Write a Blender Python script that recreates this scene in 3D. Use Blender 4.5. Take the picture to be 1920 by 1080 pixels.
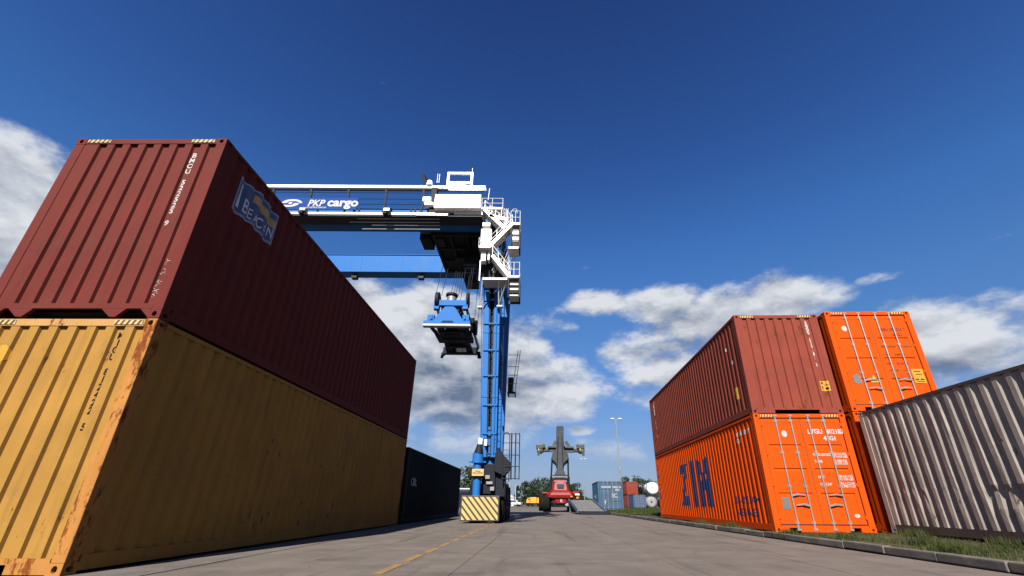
import bpy, bmesh, math, random
from mathutils import Vector, Matrix
R = math.radians
random.seed(7)
S = bpy.context.scene
for o in list(bpy.data.objects): bpy.data.objects.remove(o)
COL = S.collection

# ------------------------------------------------------------------ camera
cam = bpy.data.cameras.new('camera'); camo = bpy.data.objects.new('camera', cam); COL.objects.link(camo)
cam.sensor_width = 36; cam.lens = 824.2 / 1920 * 36
cam.shift_x = -39.28 / 1920; cam.shift_y = 31.3 / 1920
cam.clip_start = 0.05; cam.clip_end = 3000
PT, RL = 0.42409, 0.00578
F = Vector((0, math.cos(PT), math.sin(PT))); U0 = Vector((0, -math.sin(PT), math.cos(PT))); R0 = Vector((1, 0, 0))
RR = R0 * math.cos(RL) + U0 * math.sin(RL); UU = -R0 * math.sin(RL) + U0 * math.cos(RL)
camo.matrix_world = Matrix.Translation((0, 0, 0.727)) @ Matrix((RR, UU, -F)).transposed().to_4x4()
S.camera = camo

# ------------------------------------------------------------------ light and exposure
SUN_EL, SUN_PHI = 40.0, 10.0         # azimuth measured from -Y towards -X
SUN_E, SKY_S, EXPO = 5.0, 0.05, 1.5
ALB = 0.72           # overall paint darkness that goes with that exposure
sd = bpy.data.lights.new('sun', 'SUN'); sd.energy = SUN_E; sd.angle = R(0.5); sd.color = (1, 0.955, 0.88)
so = bpy.data.objects.new('sun', sd); COL.objects.link(so)
tosun = Vector((-math.cos(R(SUN_EL)) * math.sin(R(SUN_PHI)), -math.cos(R(SUN_EL)) * math.cos(R(SUN_PHI)), math.sin(R(SUN_EL))))
so.rotation_euler = tosun.to_track_quat('Z', 'Y').to_euler(); so.location = (-20, -60, 60)
S.view_settings.view_transform = 'Standard'; S.view_settings.look = 'None'
S.view_settings.exposure = EXPO; S.view_settings.gamma = 1; S.view_settings.use_curve_mapping = False

class NT:
    """small helper to write node trees"""
    def __init__(s, tree): s.t = tree
    def n(s, typ, **kw):
        nd = s.t.nodes.new(typ)
        for k, v in kw.items():
            if k == 'ins':
                for i, x in v.items():
                    if isinstance(x, bpy.types.NodeSocket): s.t.links.new(x, nd.inputs[i])
                    else: nd.inputs[i].default_value = x
            else: setattr(nd, k, v)
        return nd
    def m(s, op, a, b=0.0, c=0.0, clamp=False):
        nd = s.n('ShaderNodeMath', operation=op, use_clamp=clamp)
        for i, x in enumerate((a, b, c)):
            if isinstance(x, bpy.types.NodeSocket): s.t.links.new(x, nd.inputs[i])
            else: nd.inputs[i].default_value = x
        return nd.outputs[0]
    def ramp(s, x, a, b, lo=0.0, hi=1.0):
        nd = s.n('ShaderNodeMapRange', interpolation_type='SMOOTHSTEP', ins={0: x, 1: a, 2: b, 3: lo, 4: hi}); return nd.outputs[0]
    def mix(s, f, a, b, mode='MIX'):
        nd = s.n('ShaderNodeMix', data_type='RGBA', blend_type=mode)
        for i, x in ((0, f), (6, a), (7, b)):
            if isinstance(x, bpy.types.NodeSocket): s.t.links.new(x, nd.inputs[i])
            else: nd.inputs[i].default_value = x if i == 0 else (tuple(x) + (1,))[:4]
        return nd.outputs[2]
    def noise(s, vec, scale, detail=4, rough=0.5):
        nd = s.n('ShaderNodeTexNoise', ins={'Scale': scale, 'Detail': detail, 'Roughness': rough, 'Vector': vec}); return nd.outputs[0]

# ------------------------------------------------------------------ world: sky with clouds
W = bpy.data.worlds.new('World'); S.world = W; W.use_nodes = True
wt = W.node_tree; wt.nodes.clear(); q = NT(wt)
sky = q.n('ShaderNodeTexSky', sky_type='NISHITA', sun_disc=False, sun_elevation=R(SUN_EL), sun_rotation=R(180 + SUN_PHI),
          altitude=100, air_density=1.0, dust_density=0.6, ozone_density=2.5)
tc = q.n('ShaderNodeTexCoord').outputs['Generated']
sx = q.n('ShaderNodeSeparateXYZ', ins={0: tc})
DX, DY, DZ = sx.outputs
az = q.m('MULTIPLY', q.m('ARCTAN2', DX, DY), 57.2958)
el = q.m('MULTIPLY', q.m('ARCSINE', DZ), 57.2958)
# deepen and saturate the clear sky as a polarised, contrasty exposure shows it
cr = q.n('ShaderNodeValToRGB', ins={0: q.m('MULTIPLY', el, 1 / 90.0)}); e_ = cr.color_ramp.elements
STOPS = [(0, (1.35, 1.12, 1.45)), (6, (1.55, 1.38, 1.62)), (12, (1.85, 1.78, 1.95)), (22, (1.8, 2.15, 2.45)), (30, (1.55, 2.15, 2.75)), (41, (1.2, 1.65, 2.4)), (60, (.88, 1.12, 1.8)), (90, (.8, 1.0, 1.8))]
e_[0].position = 0; e_[1].position = 1
for i_, (p_, c_) in enumerate(STOPS):
    x_ = e_[0] if i_ == 0 else (e_[-1] if i_ == len(STOPS) - 1 else e_.new(p_ / 90.0))
    x_.color = (c_[0] / 4, c_[1] / 4, c_[2] / 4, 1)
skt = q.n('ShaderNodeVectorMath', operation='MULTIPLY', ins={0: sky.outputs[0], 1: cr.outputs[0]}).outputs[0]
skc = q.n('ShaderNodeVectorMath', operation='MULTIPLY', ins={0: skt, 1: (SKY_S * 0.88, SKY_S * 1.22, SKY_S * 1.53)}).outputs[0]
ELL = [(-57, 22.0, 13, 6.2, 1.3), (-62, 18, 14, 8, 1.1), (-46, 18, 10, 6, 1), (-17, 21, 10, 5.2, 1.6), (-13, 16.5, 14, 8, 1.6), (-6, 12, 12, 7, 1.2), (-3, 18, 7, 4.5, 1.35),
       (1.5, 14, 9, 6, 1.05), (-26, 20.5, 9, 5, 1.1), (3.0, 21.8, 4.5, 2.2, .85), (9.5, 24.2, 5.2, 2.2, 1.1), (16.5, 23.4, 7, 2.8, 1.1), (27, 20.3, 10, 4.2, 1.2), (32, 21.5, 6.5, 3.4, 1.2),
       (19, 19.5, 9, 4.0, 1.05), (12.6, 17.6, 5.2, 2.6, 1.1), (18, 15.2, 7, 3.4, 1.05), (16, 11.5, 6, 2.2, .95), (45.5, 14.8, 9, 4.4, 1.2), (54, 13.5, 10, 5.0, 1.2), (66, 11, 10, 5, 1.1),
       (7.5, 28.9, 1.4, .5, .72), (41.6, 21.9, 2.6, .7, .52), (50.5, 22.6, 3.4, 1.0, .55), (0.2, 8.9, 2.6, 1.1, 1), (5.6, 8.4, 2.3, .75, 1.0), (10, 5.6, 12, 2.0, .62), (-6, 9, 9, 3.4, .9), (31, 8, 12, 4, .9),
       (-80, 16, 14, 8, 1), (-104, 22, 12, 6, 1), (-130, 14, 18, 7, 1), (95, 17, 18, 7, 1), (130, 20, 14, 7, 1), (170, 12, 20, 6, 1), (-165, 24, 10, 4, .9)]
mask = None
for (a, e, ra, re, w) in ELL:
    dx = q.m('MULTIPLY_ADD', az, 1 / ra, -a / ra); dy = q.m('MULTIPLY_ADD', el, 1 / re, -e / re)
    r2 = q.m('MULTIPLY_ADD', dx, dx, q.m('MULTIPLY', dy, dy))
    m_ = q.m('MULTIPLY_ADD', r2, -w * 0.62, w)
    mask = m_ if mask is None else q.m('MAXIMUM', mask, m_)
mask = q.m('MAXIMUM', mask, -0.3)
dirv = q.n('ShaderNodeVectorMath', operation='MULTIPLY', ins={0: tc, 1: (1, 1, 1.9)}).outputs[0]
n1 = q.noise(dirv, 6.0, 11, 0.60)
n2 = q.noise(q.n('ShaderNodeVectorMath', operation='ADD', ins={0: dirv, 1: (0.0, 0.0, 0.05)}).outputs[0], 6.0, 5, 0.5)
n3 = q.noise(dirv, 2.1, 3, 0.5)
dens = q.m('ADD', mask, q.m('MULTIPLY', q.m('SUBTRACT', n1, 0.5), 2.9))
alpha = q.m('MULTIPLY', q.ramp(dens, 0.34, 1.02), q.ramp(el, 1.0, 13.0, 0.40, 1.0))
# grey undersides of the thick banks
GRY = [(-8.5, 13.8, 12, 5.4), (-57, 17.0, 15, 3.6), (19, 17.6, 7, 1.5), (46, 12.0, 9, 2.2), (-2, 13.5, 5, 2.2), (-104, 17, 12, 4), (95, 12, 16, 4), (-130, 9, 16, 3)]
gm = None
for (a, e, ra, re) in GRY:
    dx = q.m('MULTIPLY_ADD', az, 1 / ra, -a / ra); dy = q.m('MULTIPLY_ADD', el, 1 / re, -e / re)
    m_ = q.m('SUBTRACT', 1.15, q.m('MULTIPLY_ADD', dx, dx, q.m('MULTIPLY', dy, dy)))
    gm = m_ if gm is None else q.m('MAXIMUM', gm, m_)
gm = q.ramp(q.m('ADD', gm, q.m('MULTIPLY', q.m('SUBTRACT', n3, 0.5), 3.0)), -0.3, 1.3)
relief = q.m('MULTIPLY', q.m('SUBTRACT', n1, n2), 3.2)
lit = q.m('ADD', q.m('MULTIPLY', gm, -0.60), q.m('ADD', 0.82, relief), clamp=True)
cloudc = q.mix(lit, (0.053, 0.071, 0.11), (0.255, 0.265, 0.283))
final = q.mix(alpha, skc, cloudc)
final = q.mix(q.ramp(el, 0.0, 11.0, 0.55, 0.0), final, (0.125, 0.165, 0.222))
bg = q.n('ShaderNodeBackground', ins={0: final, 1: 1.0})
wo = q.n('ShaderNodeOutputWorld', ins={0: bg.outputs[0]})
W.cycles.sampling_method = 'MANUAL'; W.cycles.sample_map_resolution = 512

# ------------------------------------------------------------------ materials
def mat(name, col, rough=0.6, metal=0.0, var=0.12, vscale=1.5, rust=0.0, rustcol=(0.22, 0.07, 0.02), streak=0.0, bump=0.0, bscale=30, spec=0.5, rnd=0.0, coat=0.0, grime=0.0):
    if not name.startswith(('white_paint', 'pale')): col = [x * ALB for x in col]; rustcol = [x * 0.45 for x in rustcol]
    m = bpy.data.materials.new(name); m.use_nodes = True; t = m.node_tree; q = NT(t)
    b = t.nodes['Principled BSDF']
    tc = q.n('ShaderNodeTexCoord').outputs['Object']
    n = q.noise(tc, vscale, 5, 0.6)
    c = q.mix(q.ramp(n, 0.3, 0.75), [x * (1 - var) for x in col], [min(1, x * (1 + var * 0.6)) for x in col])
    if rnd:
        oi = q.n('ShaderNodeObjectInfo').outputs['Random']
        c = q.mix(1.0, c, q.n('ShaderNodeCombineColor', ins={0: q.ramp(oi, 0, 1, 1 - rnd, 1 + rnd), 1: q.ramp(oi, 0, 1, 1 - rnd, 1 + rnd), 2: q.ramp(oi, 0, 1, 1 - rnd, 1 + rnd)}).outputs[0], 'MULTIPLY')
    if streak:
        sv = q.n('ShaderNodeVectorMath', operation='MULTIPLY', ins={0: tc, 1: (1, 1, 0.10)}).outputs[0]
        sn = q.noise(sv, 5.5, 6, 0.6)
        c = q.mix(q.m('MULTIPLY', q.ramp(sn, 0.50, 0.78), streak), c, [x * 0.42 for x in col])
    if grime:
        gn = q.noise(tc, 2.2, 7, 0.7)
        c = q.mix(q.m('MULTIPLY', q.ramp(gn, 0.5, 0.75), grime), c, (0.045, 0.038, 0.032))
    rg = q.m('MULTIPLY_ADD', n, 0.25, rough - 0.12)
    if rust:
        rn = q.noise(q.n('ShaderNodeVectorMath', operation='MULTIPLY', ins={0: tc, 1: (1, 1, 0.38)}).outputs[0], 9.0, 10, 0.72)
        rn2 = q.noise(tc, 1.1, 4, 0.6)
        rm = q.ramp(q.m('MULTIPLY_ADD', rn2, 0.45, rn), 0.93 - rust * 0.34, 1.0 - rust * 0.34)
        rc = q.mix(q.noise(tc, 16, 4, 0.6), [x * 0.5 for x in rustcol], rustcol)
        c = q.mix(rm, c, rc); rg = q.m('MULTIPLY_ADD', rm, 0.35, rg, clamp=True)
    t.links.new(c, b.inputs['Base Color'])
    if isinstance(rg, bpy.types.NodeSocket): t.links.new(rg, b.inputs['Roughness'])
    b.inputs['Metallic'].default_value = metal
    b.inputs['Specular IOR Level'].default_value = spec
    if coat: b.inputs['Coat Weight'].default_value = coat; b.inputs['Coat Roughness'].default_value = 0.15
    if bump:
        bn = q.noise(tc, bscale, 5, 0.6)
        bp = q.n('ShaderNodeBump', ins={'Strength': bump, 'Distance': 0.01, 'Height': bn}); t.links.new(bp.outputs[0], b.inputs['Normal'])
    return m

M = {}
M['red'] = mat('container_brown_red', (0.106, 0.0195, 0.0145), 0.8, rust=0.12, streak=0.28, bump=0.25, bscale=3, grime=0.18, spec=0.10)
M['red_old'] = mat('container_red_faded', (0.185, 0.038, 0.024), 0.8, rust=0.32, streak=0.35, bump=0.25, bscale=3, grime=0.2, spec=0.10)
M['yellow'] = mat('container_ochre', (0.285, 0.148, 0.031), 0.8, rust=0.17, rustcol=(0.16, 0.055, 0.012), streak=0.38, bump=0.25, bscale=3, grime=0.22, spec=0.10)
M['yellow_rust'] = mat('container_ochre_rusty_edge', (0.33, 0.145, 0.036), 0.8, rust=0.6, rustcol=(0.30, 0.085, 0.018), streak=0.35, bump=0.4, bscale=12, spec=0.10, grime=0.45)
M['yellow_worn'] = mat('container_ochre_worn', (0.36, 0.20, 0.07), 0.8, rust=0.5, rustcol=(0.3, 0.09, 0.02), streak=0.1, spec=0.10)
M['orange'] = mat('container_orange', (0.55, 0.056, 0.0003), 0.8, var=0.06, rust=0.05, streak=0.12, bump=0.2, bscale=2.5, grime=0.05, spec=0.10)
M['grey'] = mat('container_weathered_grey', (0.36, 0.312, 0.265), 0.8, var=0.2, rust=0.22, rustcol=(0.14, 0.07, 0.04), streak=0.5, bump=0.4, bscale=3, grime=0.45, spec=0.10)
M['grey_edge'] = mat('container_grey_rail', (0.08, 0.065, 0.058), 0.8, rust=0.4, bump=0.3, spec=0.10)
M['dark'] = mat('container_dark_green', (0.012, 0.016, 0.014), 0.8, rust=0.1, streak=0.3, bump=0.2, bscale=3, spec=0.10)
M['teal'] = mat('container_teal_blue', (0.010, 0.048, 0.10), 0.55, rust=0.1, streak=0.2)
M['farblue'] = mat('container_blue', (0.02, 0.05, 0.11), 0.6)
M['hollow'] = mat('recess_black', (0.012, 0.011, 0.010), 0.9)
M['rubber'] = mat('tyre_rubber', (0.008, 0.008, 0.008), 0.95, bump=0.3, bscale=20, spec=0.1)
M['gasket'] = mat('door_gasket', (0.03, 0.012, 0.006), 0.8)
M['galv'] = mat('galvanised_steel', (0.26, 0.245, 0.235), 0.42, metal=0.35, grime=0.15)
M['galv_w'] = mat('pale_painted_steel', (0.40, 0.385, 0.365), 0.35, var=0.08)
M['white'] = mat('white_paint', (0.85, 0.85, 0.84), 0.3, var=0.03)
M['white_print'] = mat('white_lettering', (0.37, 0.345, 0.325), 0.6, var=0.25, vscale=9)
M['black_print'] = mat('black_lettering', (0.010, 0.008, 0.006), 0.9, spec=0.05)
M['navy_print'] = mat('navy_lettering', (0.010, 0.018, 0.085), 0.55, var=0.25, vscale=3)
M['hazard_y'] = mat('hazard_yellow', (0.50, 0.315, 0.088), 0.6, grime=0.12)
M['hazard_b'] = mat('hazard_black', (0.018, 0.015, 0.012), 0.6)
M['sticker'] = mat('yellow_sticker', (0.44, 0.21, 0.008), 0.5)
M['plate'] = mat('grey_id_plate', (0.16, 0.155, 0.145), 0.4, metal=0.3)
M['crane'] = mat('crane_blue', (0.010, 0.108, 0.34), 0.6, var=0.1, spec=0.15, streak=0.12)
M['crane_d'] = mat('crane_machinery_dark', (0.006, 0.008, 0.014), 0.65, spec=0.15)
M['crane_panel'] = mat('crane_sign_blue', (0.006, 0.040, 0.19), 0.7, spec=0.1)
M['steel_d'] = mat('dark_steel', (0.012, 0.013, 0.016), 0.6, spec=0.2)
M['glass'] = mat('tinted_glass', (0.03, 0.045, 0.07), 0.08, spec=0.8, var=0)
M['stk_red'] = mat('reach_stacker_red', (0.17, 0.006, 0.0045), 0.5, spec=0.25, grime=0.1)
M['stk_grey'] = mat('reach_stacker_boom_grey', (0.016, 0.018, 0.020), 0.5)
M['ramp_blue'] = mat('ramp_blue_grey', (0.035, 0.055, 0.10), 0.5, rust=0.2)
M['ramp_deck'] = mat('ramp_deck_steel', (0.14, 0.13, 0.12), 0.55, grime=0.4, rust=0.2)
M['yellow_truck'] = mat('truck_yellow', (0.5, 0.24, 0.012), 0.5)
M['tank'] = mat('tank_shell', (0.24, 0.24, 0.235), 0.4, metal=0.2)
M['lamp_w'] = mat('lamp_white', (0.42,0.42,0.42), 0.4)
M['bark'] = mat('bark', (0.05,0.035,0.025), 0.9)
M['wood'] = mat('bulb_amber', (0.6, 0.2, 0.02), 0.4)

def leaf_mat(name, a, b):
    a = [x * ALB for x in a]; b = [x * ALB for x in b]
    m = bpy.data.materials.new(name); m.use_nodes = True; t = m.node_tree; q = NT(t); bs = t.nodes['Principled BSDF']
    tc = q.n('ShaderNodeTexCoord').outputs['Object']
    c = q.mix(q.ramp(q.noise(tc, 0.9, 4, 0.6), 0.35, 0.7), a, b)
    g = q.n('ShaderNodeNewGeometry').outputs['Random Per Island']
    c = q.mix(q.m('MULTIPLY', g, 0.5), c, [x * 0.5 for x in a])
    t.links.new(c, bs.inputs['Base Color']); bs.inputs['Roughness'].default_value = 0.7; bs.inputs['Specular IOR Level'].default_value = 0.15
    return m
M['leaf'] = leaf_mat('foliage', (0.016, 0.028, 0.009), (0.036, 0.052, 0.016))
M['leaf2'] = leaf_mat('foliage_light', (0.035, 0.05, 0.014), (0.07, 0.085, 0.028))
M['grassb'] = leaf_mat('grass_blade', (0.020, 0.031, 0.005), (0.055, 0.066, 0.015))
M['dryb'] = leaf_mat('dry_blade', (0.085, 0.07, 0.03), (0.125, 0.10, 0.05))

def ground_mat(name, c1, c2, scale, bump=0.3, fine=90, cracks=0.0, rnd=0.0, stains=0.0, tyre=0.0):
    c1 = [x * ALB for x in c1]; c2 = [x * ALB for x in c2]
    m = bpy.data.materials.new(name); m.use_nodes = True; t = m.node_tree; q = NT(t); b = t.nodes['Principled BSDF']
    tc = q.n('ShaderNodeNewGeometry').outputs['Position']
    n = q.noise(tc, scale, 8, 0.62)
    c = q.mix(q.ramp(n, 0.32, 0.70), c1, c2)
    if rnd:
        oi = q.n('ShaderNodeObjectInfo').outputs['Random']; v = q.ramp(oi, 0, 1, 1 - rnd, 1 + rnd)
        c = q.mix(1.0, c, q.n('ShaderNodeCombineColor', ins={0: v, 1: v, 2: v}).outputs[0], 'MULTIPLY')
    f = q.noise(tc, fine, 3, 0.7)
    c = q.mix(q.ramp(f, 0.35, 0.8, 0.0, 0.35), c, [x * 1.5 for x in c2]); c = q.mix(q.ramp(f, 0.5, 0.28, 0.0, 0.5), c, [x * 0.5 for x in c1])
    if stains:
        sv = q.n('ShaderNodeVectorMath', operation='MULTIPLY', ins={0: tc, 1: (0.6, 1.3, 1)}).outputs[0]
        sn = q.noise(sv, 0.9, 6, 0.65)
        c = q.mix(q.ramp(sn, 0.56, 0.74, 0.0, stains), c, [x * 0.42 for x in c1])
    if tyre:
        tv = q.n('ShaderNodeVectorMath', operation='MULTIPLY', ins={0: tc, 1: (2.6, 0.12, 1)}).outputs[0]
        tn = q.noise(tv, 1.0, 5, 0.6)
        c = q.mix(q.ramp(tn, 0.54, 0.72, 0.0, tyre), c, [x * 0.45 for x in c1])
    hgt = q.m('MULTIPLY_ADD', f, 0.5, n)
    if cracks:
        wv = q.n('ShaderNodeVectorMath', operation='ADD', ins={0: tc, 1: q.n('ShaderNodeVectorMath', operation='SCALE', ins={0: q.n('ShaderNodeTexNoise', ins={'Vector': tc, 'Scale': 1.6, 'Detail': 4.0}).outputs['Color'], 'Scale': 0.9}).outputs[0]}).outputs[0]
        vd = q.n('ShaderNodeTexVoronoi', feature='DISTANCE_TO_EDGE', ins={'Vector': wv, 'Scale': 0.28}).outputs[0]
        cm = q.m('MULTIPLY', q.ramp(vd, 0.0, 0.004, 1.0, 0.0), q.ramp(n, 0.45, 0.6, 0.0, cracks))
        c = q.mix(cm, c, [x * 0.3 for x in c1]); hgt = q.m('SUBTRACT', hgt, cm)
    t.links.new(c, b.inputs['Base Color']); b.inputs['Roughness'].default_value = 0.85; b.inputs['Specular IOR Level'].default_value = 0.25
    bp = q.n('ShaderNodeBump', ins={'Strength': bump, 'Distance': 0.01, 'Height': hgt}); t.links.new(bp.outputs[0], b.inputs['Normal'])
    return m
M['road'] = ground_mat('concrete_road', (0.094, 0.077, 0.065), (0.136, 0.112, 0.095), 1.3, rnd=0.02, cracks=1.0, stains=0.7, tyre=0.62)
M['yard'] = ground_mat('yard_ground', (0.075, 0.064, 0.056), (0.10, 0.086, 0.075), 0.5)
M['strip'] = ground_mat('concrete_strip', (0.085, 0.073, 0.064), (0.13, 0.112, 0.098), 2.0, stains=0.4)
M['kerb'] = ground_mat('kerb_concrete', (0.070, 0.061, 0.054), (0.13, 0.113, 0.10), 3.0, rnd=0.12, stains=0.5, bump=0.6)
M['soil'] = ground_mat('verge_soil', (0.028, 0.024, 0.012), (0.06, 0.05, 0.028), 2.5, fine=40, bump=0.8)
M['lawn'] = ground_mat('far_lawn', (0.035, 0.055, 0.011), (0.065, 0.082, 0.02), 1.2, fine=30, bump=0.8)
M['line'] = ground_mat('worn_orange_line', (0.16, 0.10, 0.045), (0.26, 0.145, 0.042), 6.0, stains=0.6, bump=0.1)
M['joint'] = mat('joint_dark', (0.05, 0.045, 0.04), 0.95)

# ------------------------------------------------------------------ mesh helpers
class MB:
    def __init__(s): s.v = []; s.f = []; s.mi = []
    def add(s, v, f, m=0):
        o = len(s.v); s.v += [tuple(x) for x in v]; s.f += [tuple(i + o for i in x) for x in f]; s.mi += [m] * len(f); return s
    def box(s, x0, x1, y0, y1, z0, z1, m=0):
        v = [(x, y, z) for z in (z0, z1) for y in (y0, y1) for x in (x0, x1)]
        return s.add(v, [(0, 2, 3, 1), (4, 5, 7, 6), (0, 1, 5, 4), (2, 6, 7, 3), (0, 4, 6, 2), (1, 3, 7, 5)], m)
    def beam(s, p, q_, w, h=None, m=0, up=(0, 0, 1)):
        h = w if h is None else h; p = Vector(p); q_ = Vector(q_); d = (q_ - p).normalized(); up = Vector(up)
        if abs(d.dot(up)) > 0.98: up = Vector((0, 1, 0))
        a = d.cross(up).normalized() * w / 2; b = a.cross(d).normalized() * h / 2
        v = [p - a - b, p + a - b, p + a + b, p - a + b, q_ - a - b, q_ + a - b, q_ + a + b, q_ - a + b]
        return s.add(v, [(0, 3, 2, 1), (4, 5, 6, 7), (0, 1, 5, 4), (1, 2, 6, 5), (2, 3, 7, 6), (3, 0, 4, 7)], m)
    def tube(s, p, q_, r, n=8, r2=None, m=0):
        r2 = r if r2 is None else r2; p = Vector(p); q_ = Vector(q_); d = (q_ - p).normalized()
        up = Vector((0, 0, 1)) if abs(d.z) < 0.95 else Vector((1, 0, 0))
        a = d.cross(up).normalized(); b = a.cross(d).normalized()
        cs = [(a * math.cos(k * 2 * math.pi / n) + b * math.sin(k * 2 * math.pi / n)) for k in range(n)]
        v = [p + c * r for c in cs] + [q_ + c * r2 for c in cs]
        f = [(k, k + n, (k + 1) % n + n, (k + 1) % n) for k in range(n)] + [tuple(range(n)), tuple(range(2 * n - 1, n - 1, -1))]
        return s.add(v, f, m)
    def poly(s, pts, r, n=6, m=0):
        for a, b in zip(pts, pts[1:]): s.tube(a, b, r, n, m=m)
        return s
    def prism(s, pts, fn, m=0):
        """pts: outline; fn(u, v, t) -> xyz for t in (0, 1)"""
        n = len(pts); v = [fn(a, b, 0) for a, b in pts] + [fn(a, b, 1) for a, b in pts]
        return s.add(v, [tuple(range(n)), tuple(range(2 * n - 1, n - 1, -1))] + [(k, k + n, (k + 1) % n + n, (k + 1) % n) for k in range(n)], m)
    def sheet(s, rows, m=0):
        n = len(rows[0]); v = [p for r in rows for p in r]
        return s.add(v, [(i * n + j, i * n + j + 1, (i + 1) * n + j + 1, (i + 1) * n + j) for i in range(len(rows) - 1) for j in range(n - 1)], m)
    def mesh(s, name, mats):
        me = bpy.data.meshes.new(name); me.from_pydata(s.v, [], s.f)
        for m in (mats if isinstance(mats, (list, tuple)) else [mats]): me.materials.append(M[m] if isinstance(m, str) else m)
        if any(s.mi): me.polygons.foreach_set('material_index', s.mi)
        bm = bmesh.new(); bm.from_mesh(me); bmesh.ops.recalc_face_normals(bm, faces=bm.faces); bm.to_mesh(me); bm.free()
        return me
    def build(s, name, mats, parent=None, bevel=0.0, smooth=False):
        me = s.mesh(name, mats)
        if smooth:
            me.polygons.foreach_set('use_smooth', [True] * len(me.polygons)); me.set_sharp_from_angle(angle=R(35))
        o = bpy.data.objects.new(name, me); COL.objects.link(o); o.parent = parent
        if bevel:
            b = o.modifiers.new('bevel', 'BEVEL'); b.width = bevel; b.segments = 2; b.limit_method = 'ANGLE'; b.angle_limit = R(50)
        return o

def thing(name, label, cat, loc=(0, 0, 0), rz=0.0, group=None):
    o = bpy.data.objects.new(name, None); COL.objects.link(o); o.location = loc; o.rotation_euler = (0, 0, rz); o.empty_display_size = 0.3
    o['label'] = label; o['category'] = cat
    if group: o['group'] = group
    return o
def tag(o, label, cat, group=None):
    o['label'] = label; o['category'] = cat
    if group: o['group'] = group
    return o
def struct(o): o['kind'] = 'structure'; return o
def kids(o): return [c for c in bpy.data.objects if c.parent == o]
def copy_tree(o, parent=None):
    c = o.copy(); COL.objects.link(c); c.parent = parent
    for ch in kids(o): copy_tree(ch, c)
    return c

_tx = {}
def text_vf(body, size, bold=0.0, align='LEFT', space=1.0, shear=0.0, linesp=1.0, sx=1.0, res=3):
    cu = bpy.data.curves.new('t', 'FONT'); cu.body = body; cu.size = size; cu.offset = bold; cu.align_x = align; cu.fill_mode = 'FRONT'
    cu.space_character = space; cu.shear = shear; cu.space_line = linesp; cu.resolution_u = res
    o = bpy.data.objects.new('t', cu); COL.objects.link(o)
    dg = bpy.context.evaluated_depsgraph_get(); me = bpy.data.meshes.new_from_object(o.evaluated_get(dg))
    v = [(a.co.x * sx, a.co.y) for a in me.vertices]; f = [tuple(p.vertices) for p in me.polygons]
    bpy.data.objects.remove(o); bpy.data.curves.remove(cu); bpy.data.meshes.remove(me)
    return v, f
def decal(name, vf, fn, mt, parent, breaks=None, merge=True):
    """flat print laid on a surface; fn(u, v) -> xyz; breaks: u positions where the surface folds"""
    v, f = vf
    bm = bmesh.new(); bv = [bm.verts.new((a, b, 0)) for a, b in v]
    for p in f:
        try: bm.faces.new([bv[i] for i in p])
        except ValueError: pass
    if breaks:
        lo = min(a for a, b in v); hi = max(a for a, b in v)
        for x in breaks:
            if lo < x < hi:
                bmesh.ops.bisect_plane(bm, geom=bm.verts[:] + bm.edges[:] + bm.faces[:], plane_co=(x, 0, 0), plane_no=(1, 0, 0))
    for vv in bm.verts: vv.co = Vector(fn(vv.co.x, vv.co.y))
    me = bpy.data.meshes.new(name); bm.to_mesh(me); bm.free()
    for m in (mt if isinstance(mt, (list, tuple)) else [mt]): me.materials.append(M[m])
    o = bpy.data.objects.new(name, me); COL.objects.link(o); o.parent = parent
    return o
def rect(u0, v0, u1, v1): return [(u0, v0), (u1, v0), (u1, v1), (u0, v1)], [(0, 1, 2, 3)]
def shift(vf, du, dv): return [(a + du, b + dv) for a, b in vf[0]], vf[1]
def join(*vfs):
    v = []; f = []
    for a, b in vfs: f += [tuple(i + len(v) for i in p) for p in b]; v += a
    return v, f
def ellipse(cu, cv, a, b, n=14): return [(cu + a * math.cos(k * 2 * math.pi / n), cv + b * math.sin(k * 2 * math.pi / n)) for k in range(n)], [tuple(range(n))]

def corr(t0, t1, pitch, depth, flat=0.30, slope=0.19, first=None):
    """folded sheet profile: list of (t, depth) with whole periods centred"""
    n = max(1, int((t1 - t0) // pitch)); pad = ((t1 - t0) - n * pitch) / 2
    if first is not None: pad = first - t0; n = 8
    out = [(t0, 0.0)]; x = t0 + pad
    fl = pitch * flat; sl = pitch * slope; inn = pitch - fl - 2 * sl
    for k in range(n):
        out += [(x + fl / 2, 0.0), (x + fl / 2 + sl, depth), (x + fl / 2 + sl + inn, depth), (x + fl / 2 + 2 * sl + inn, 0.0)]; x += pitch
    out.append((t1, 0.0)); out = [(t, d) for t, d in out[:-1] if t < t1] + [out[-1]]; return out
def interp(pr, x):
    for (a, da), (b, db) in zip(pr, pr[1:]):
        if a <= x <= b: return da + (db - da) * (x - a) / max(1e-9, b - a)
    return 0.0

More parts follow.
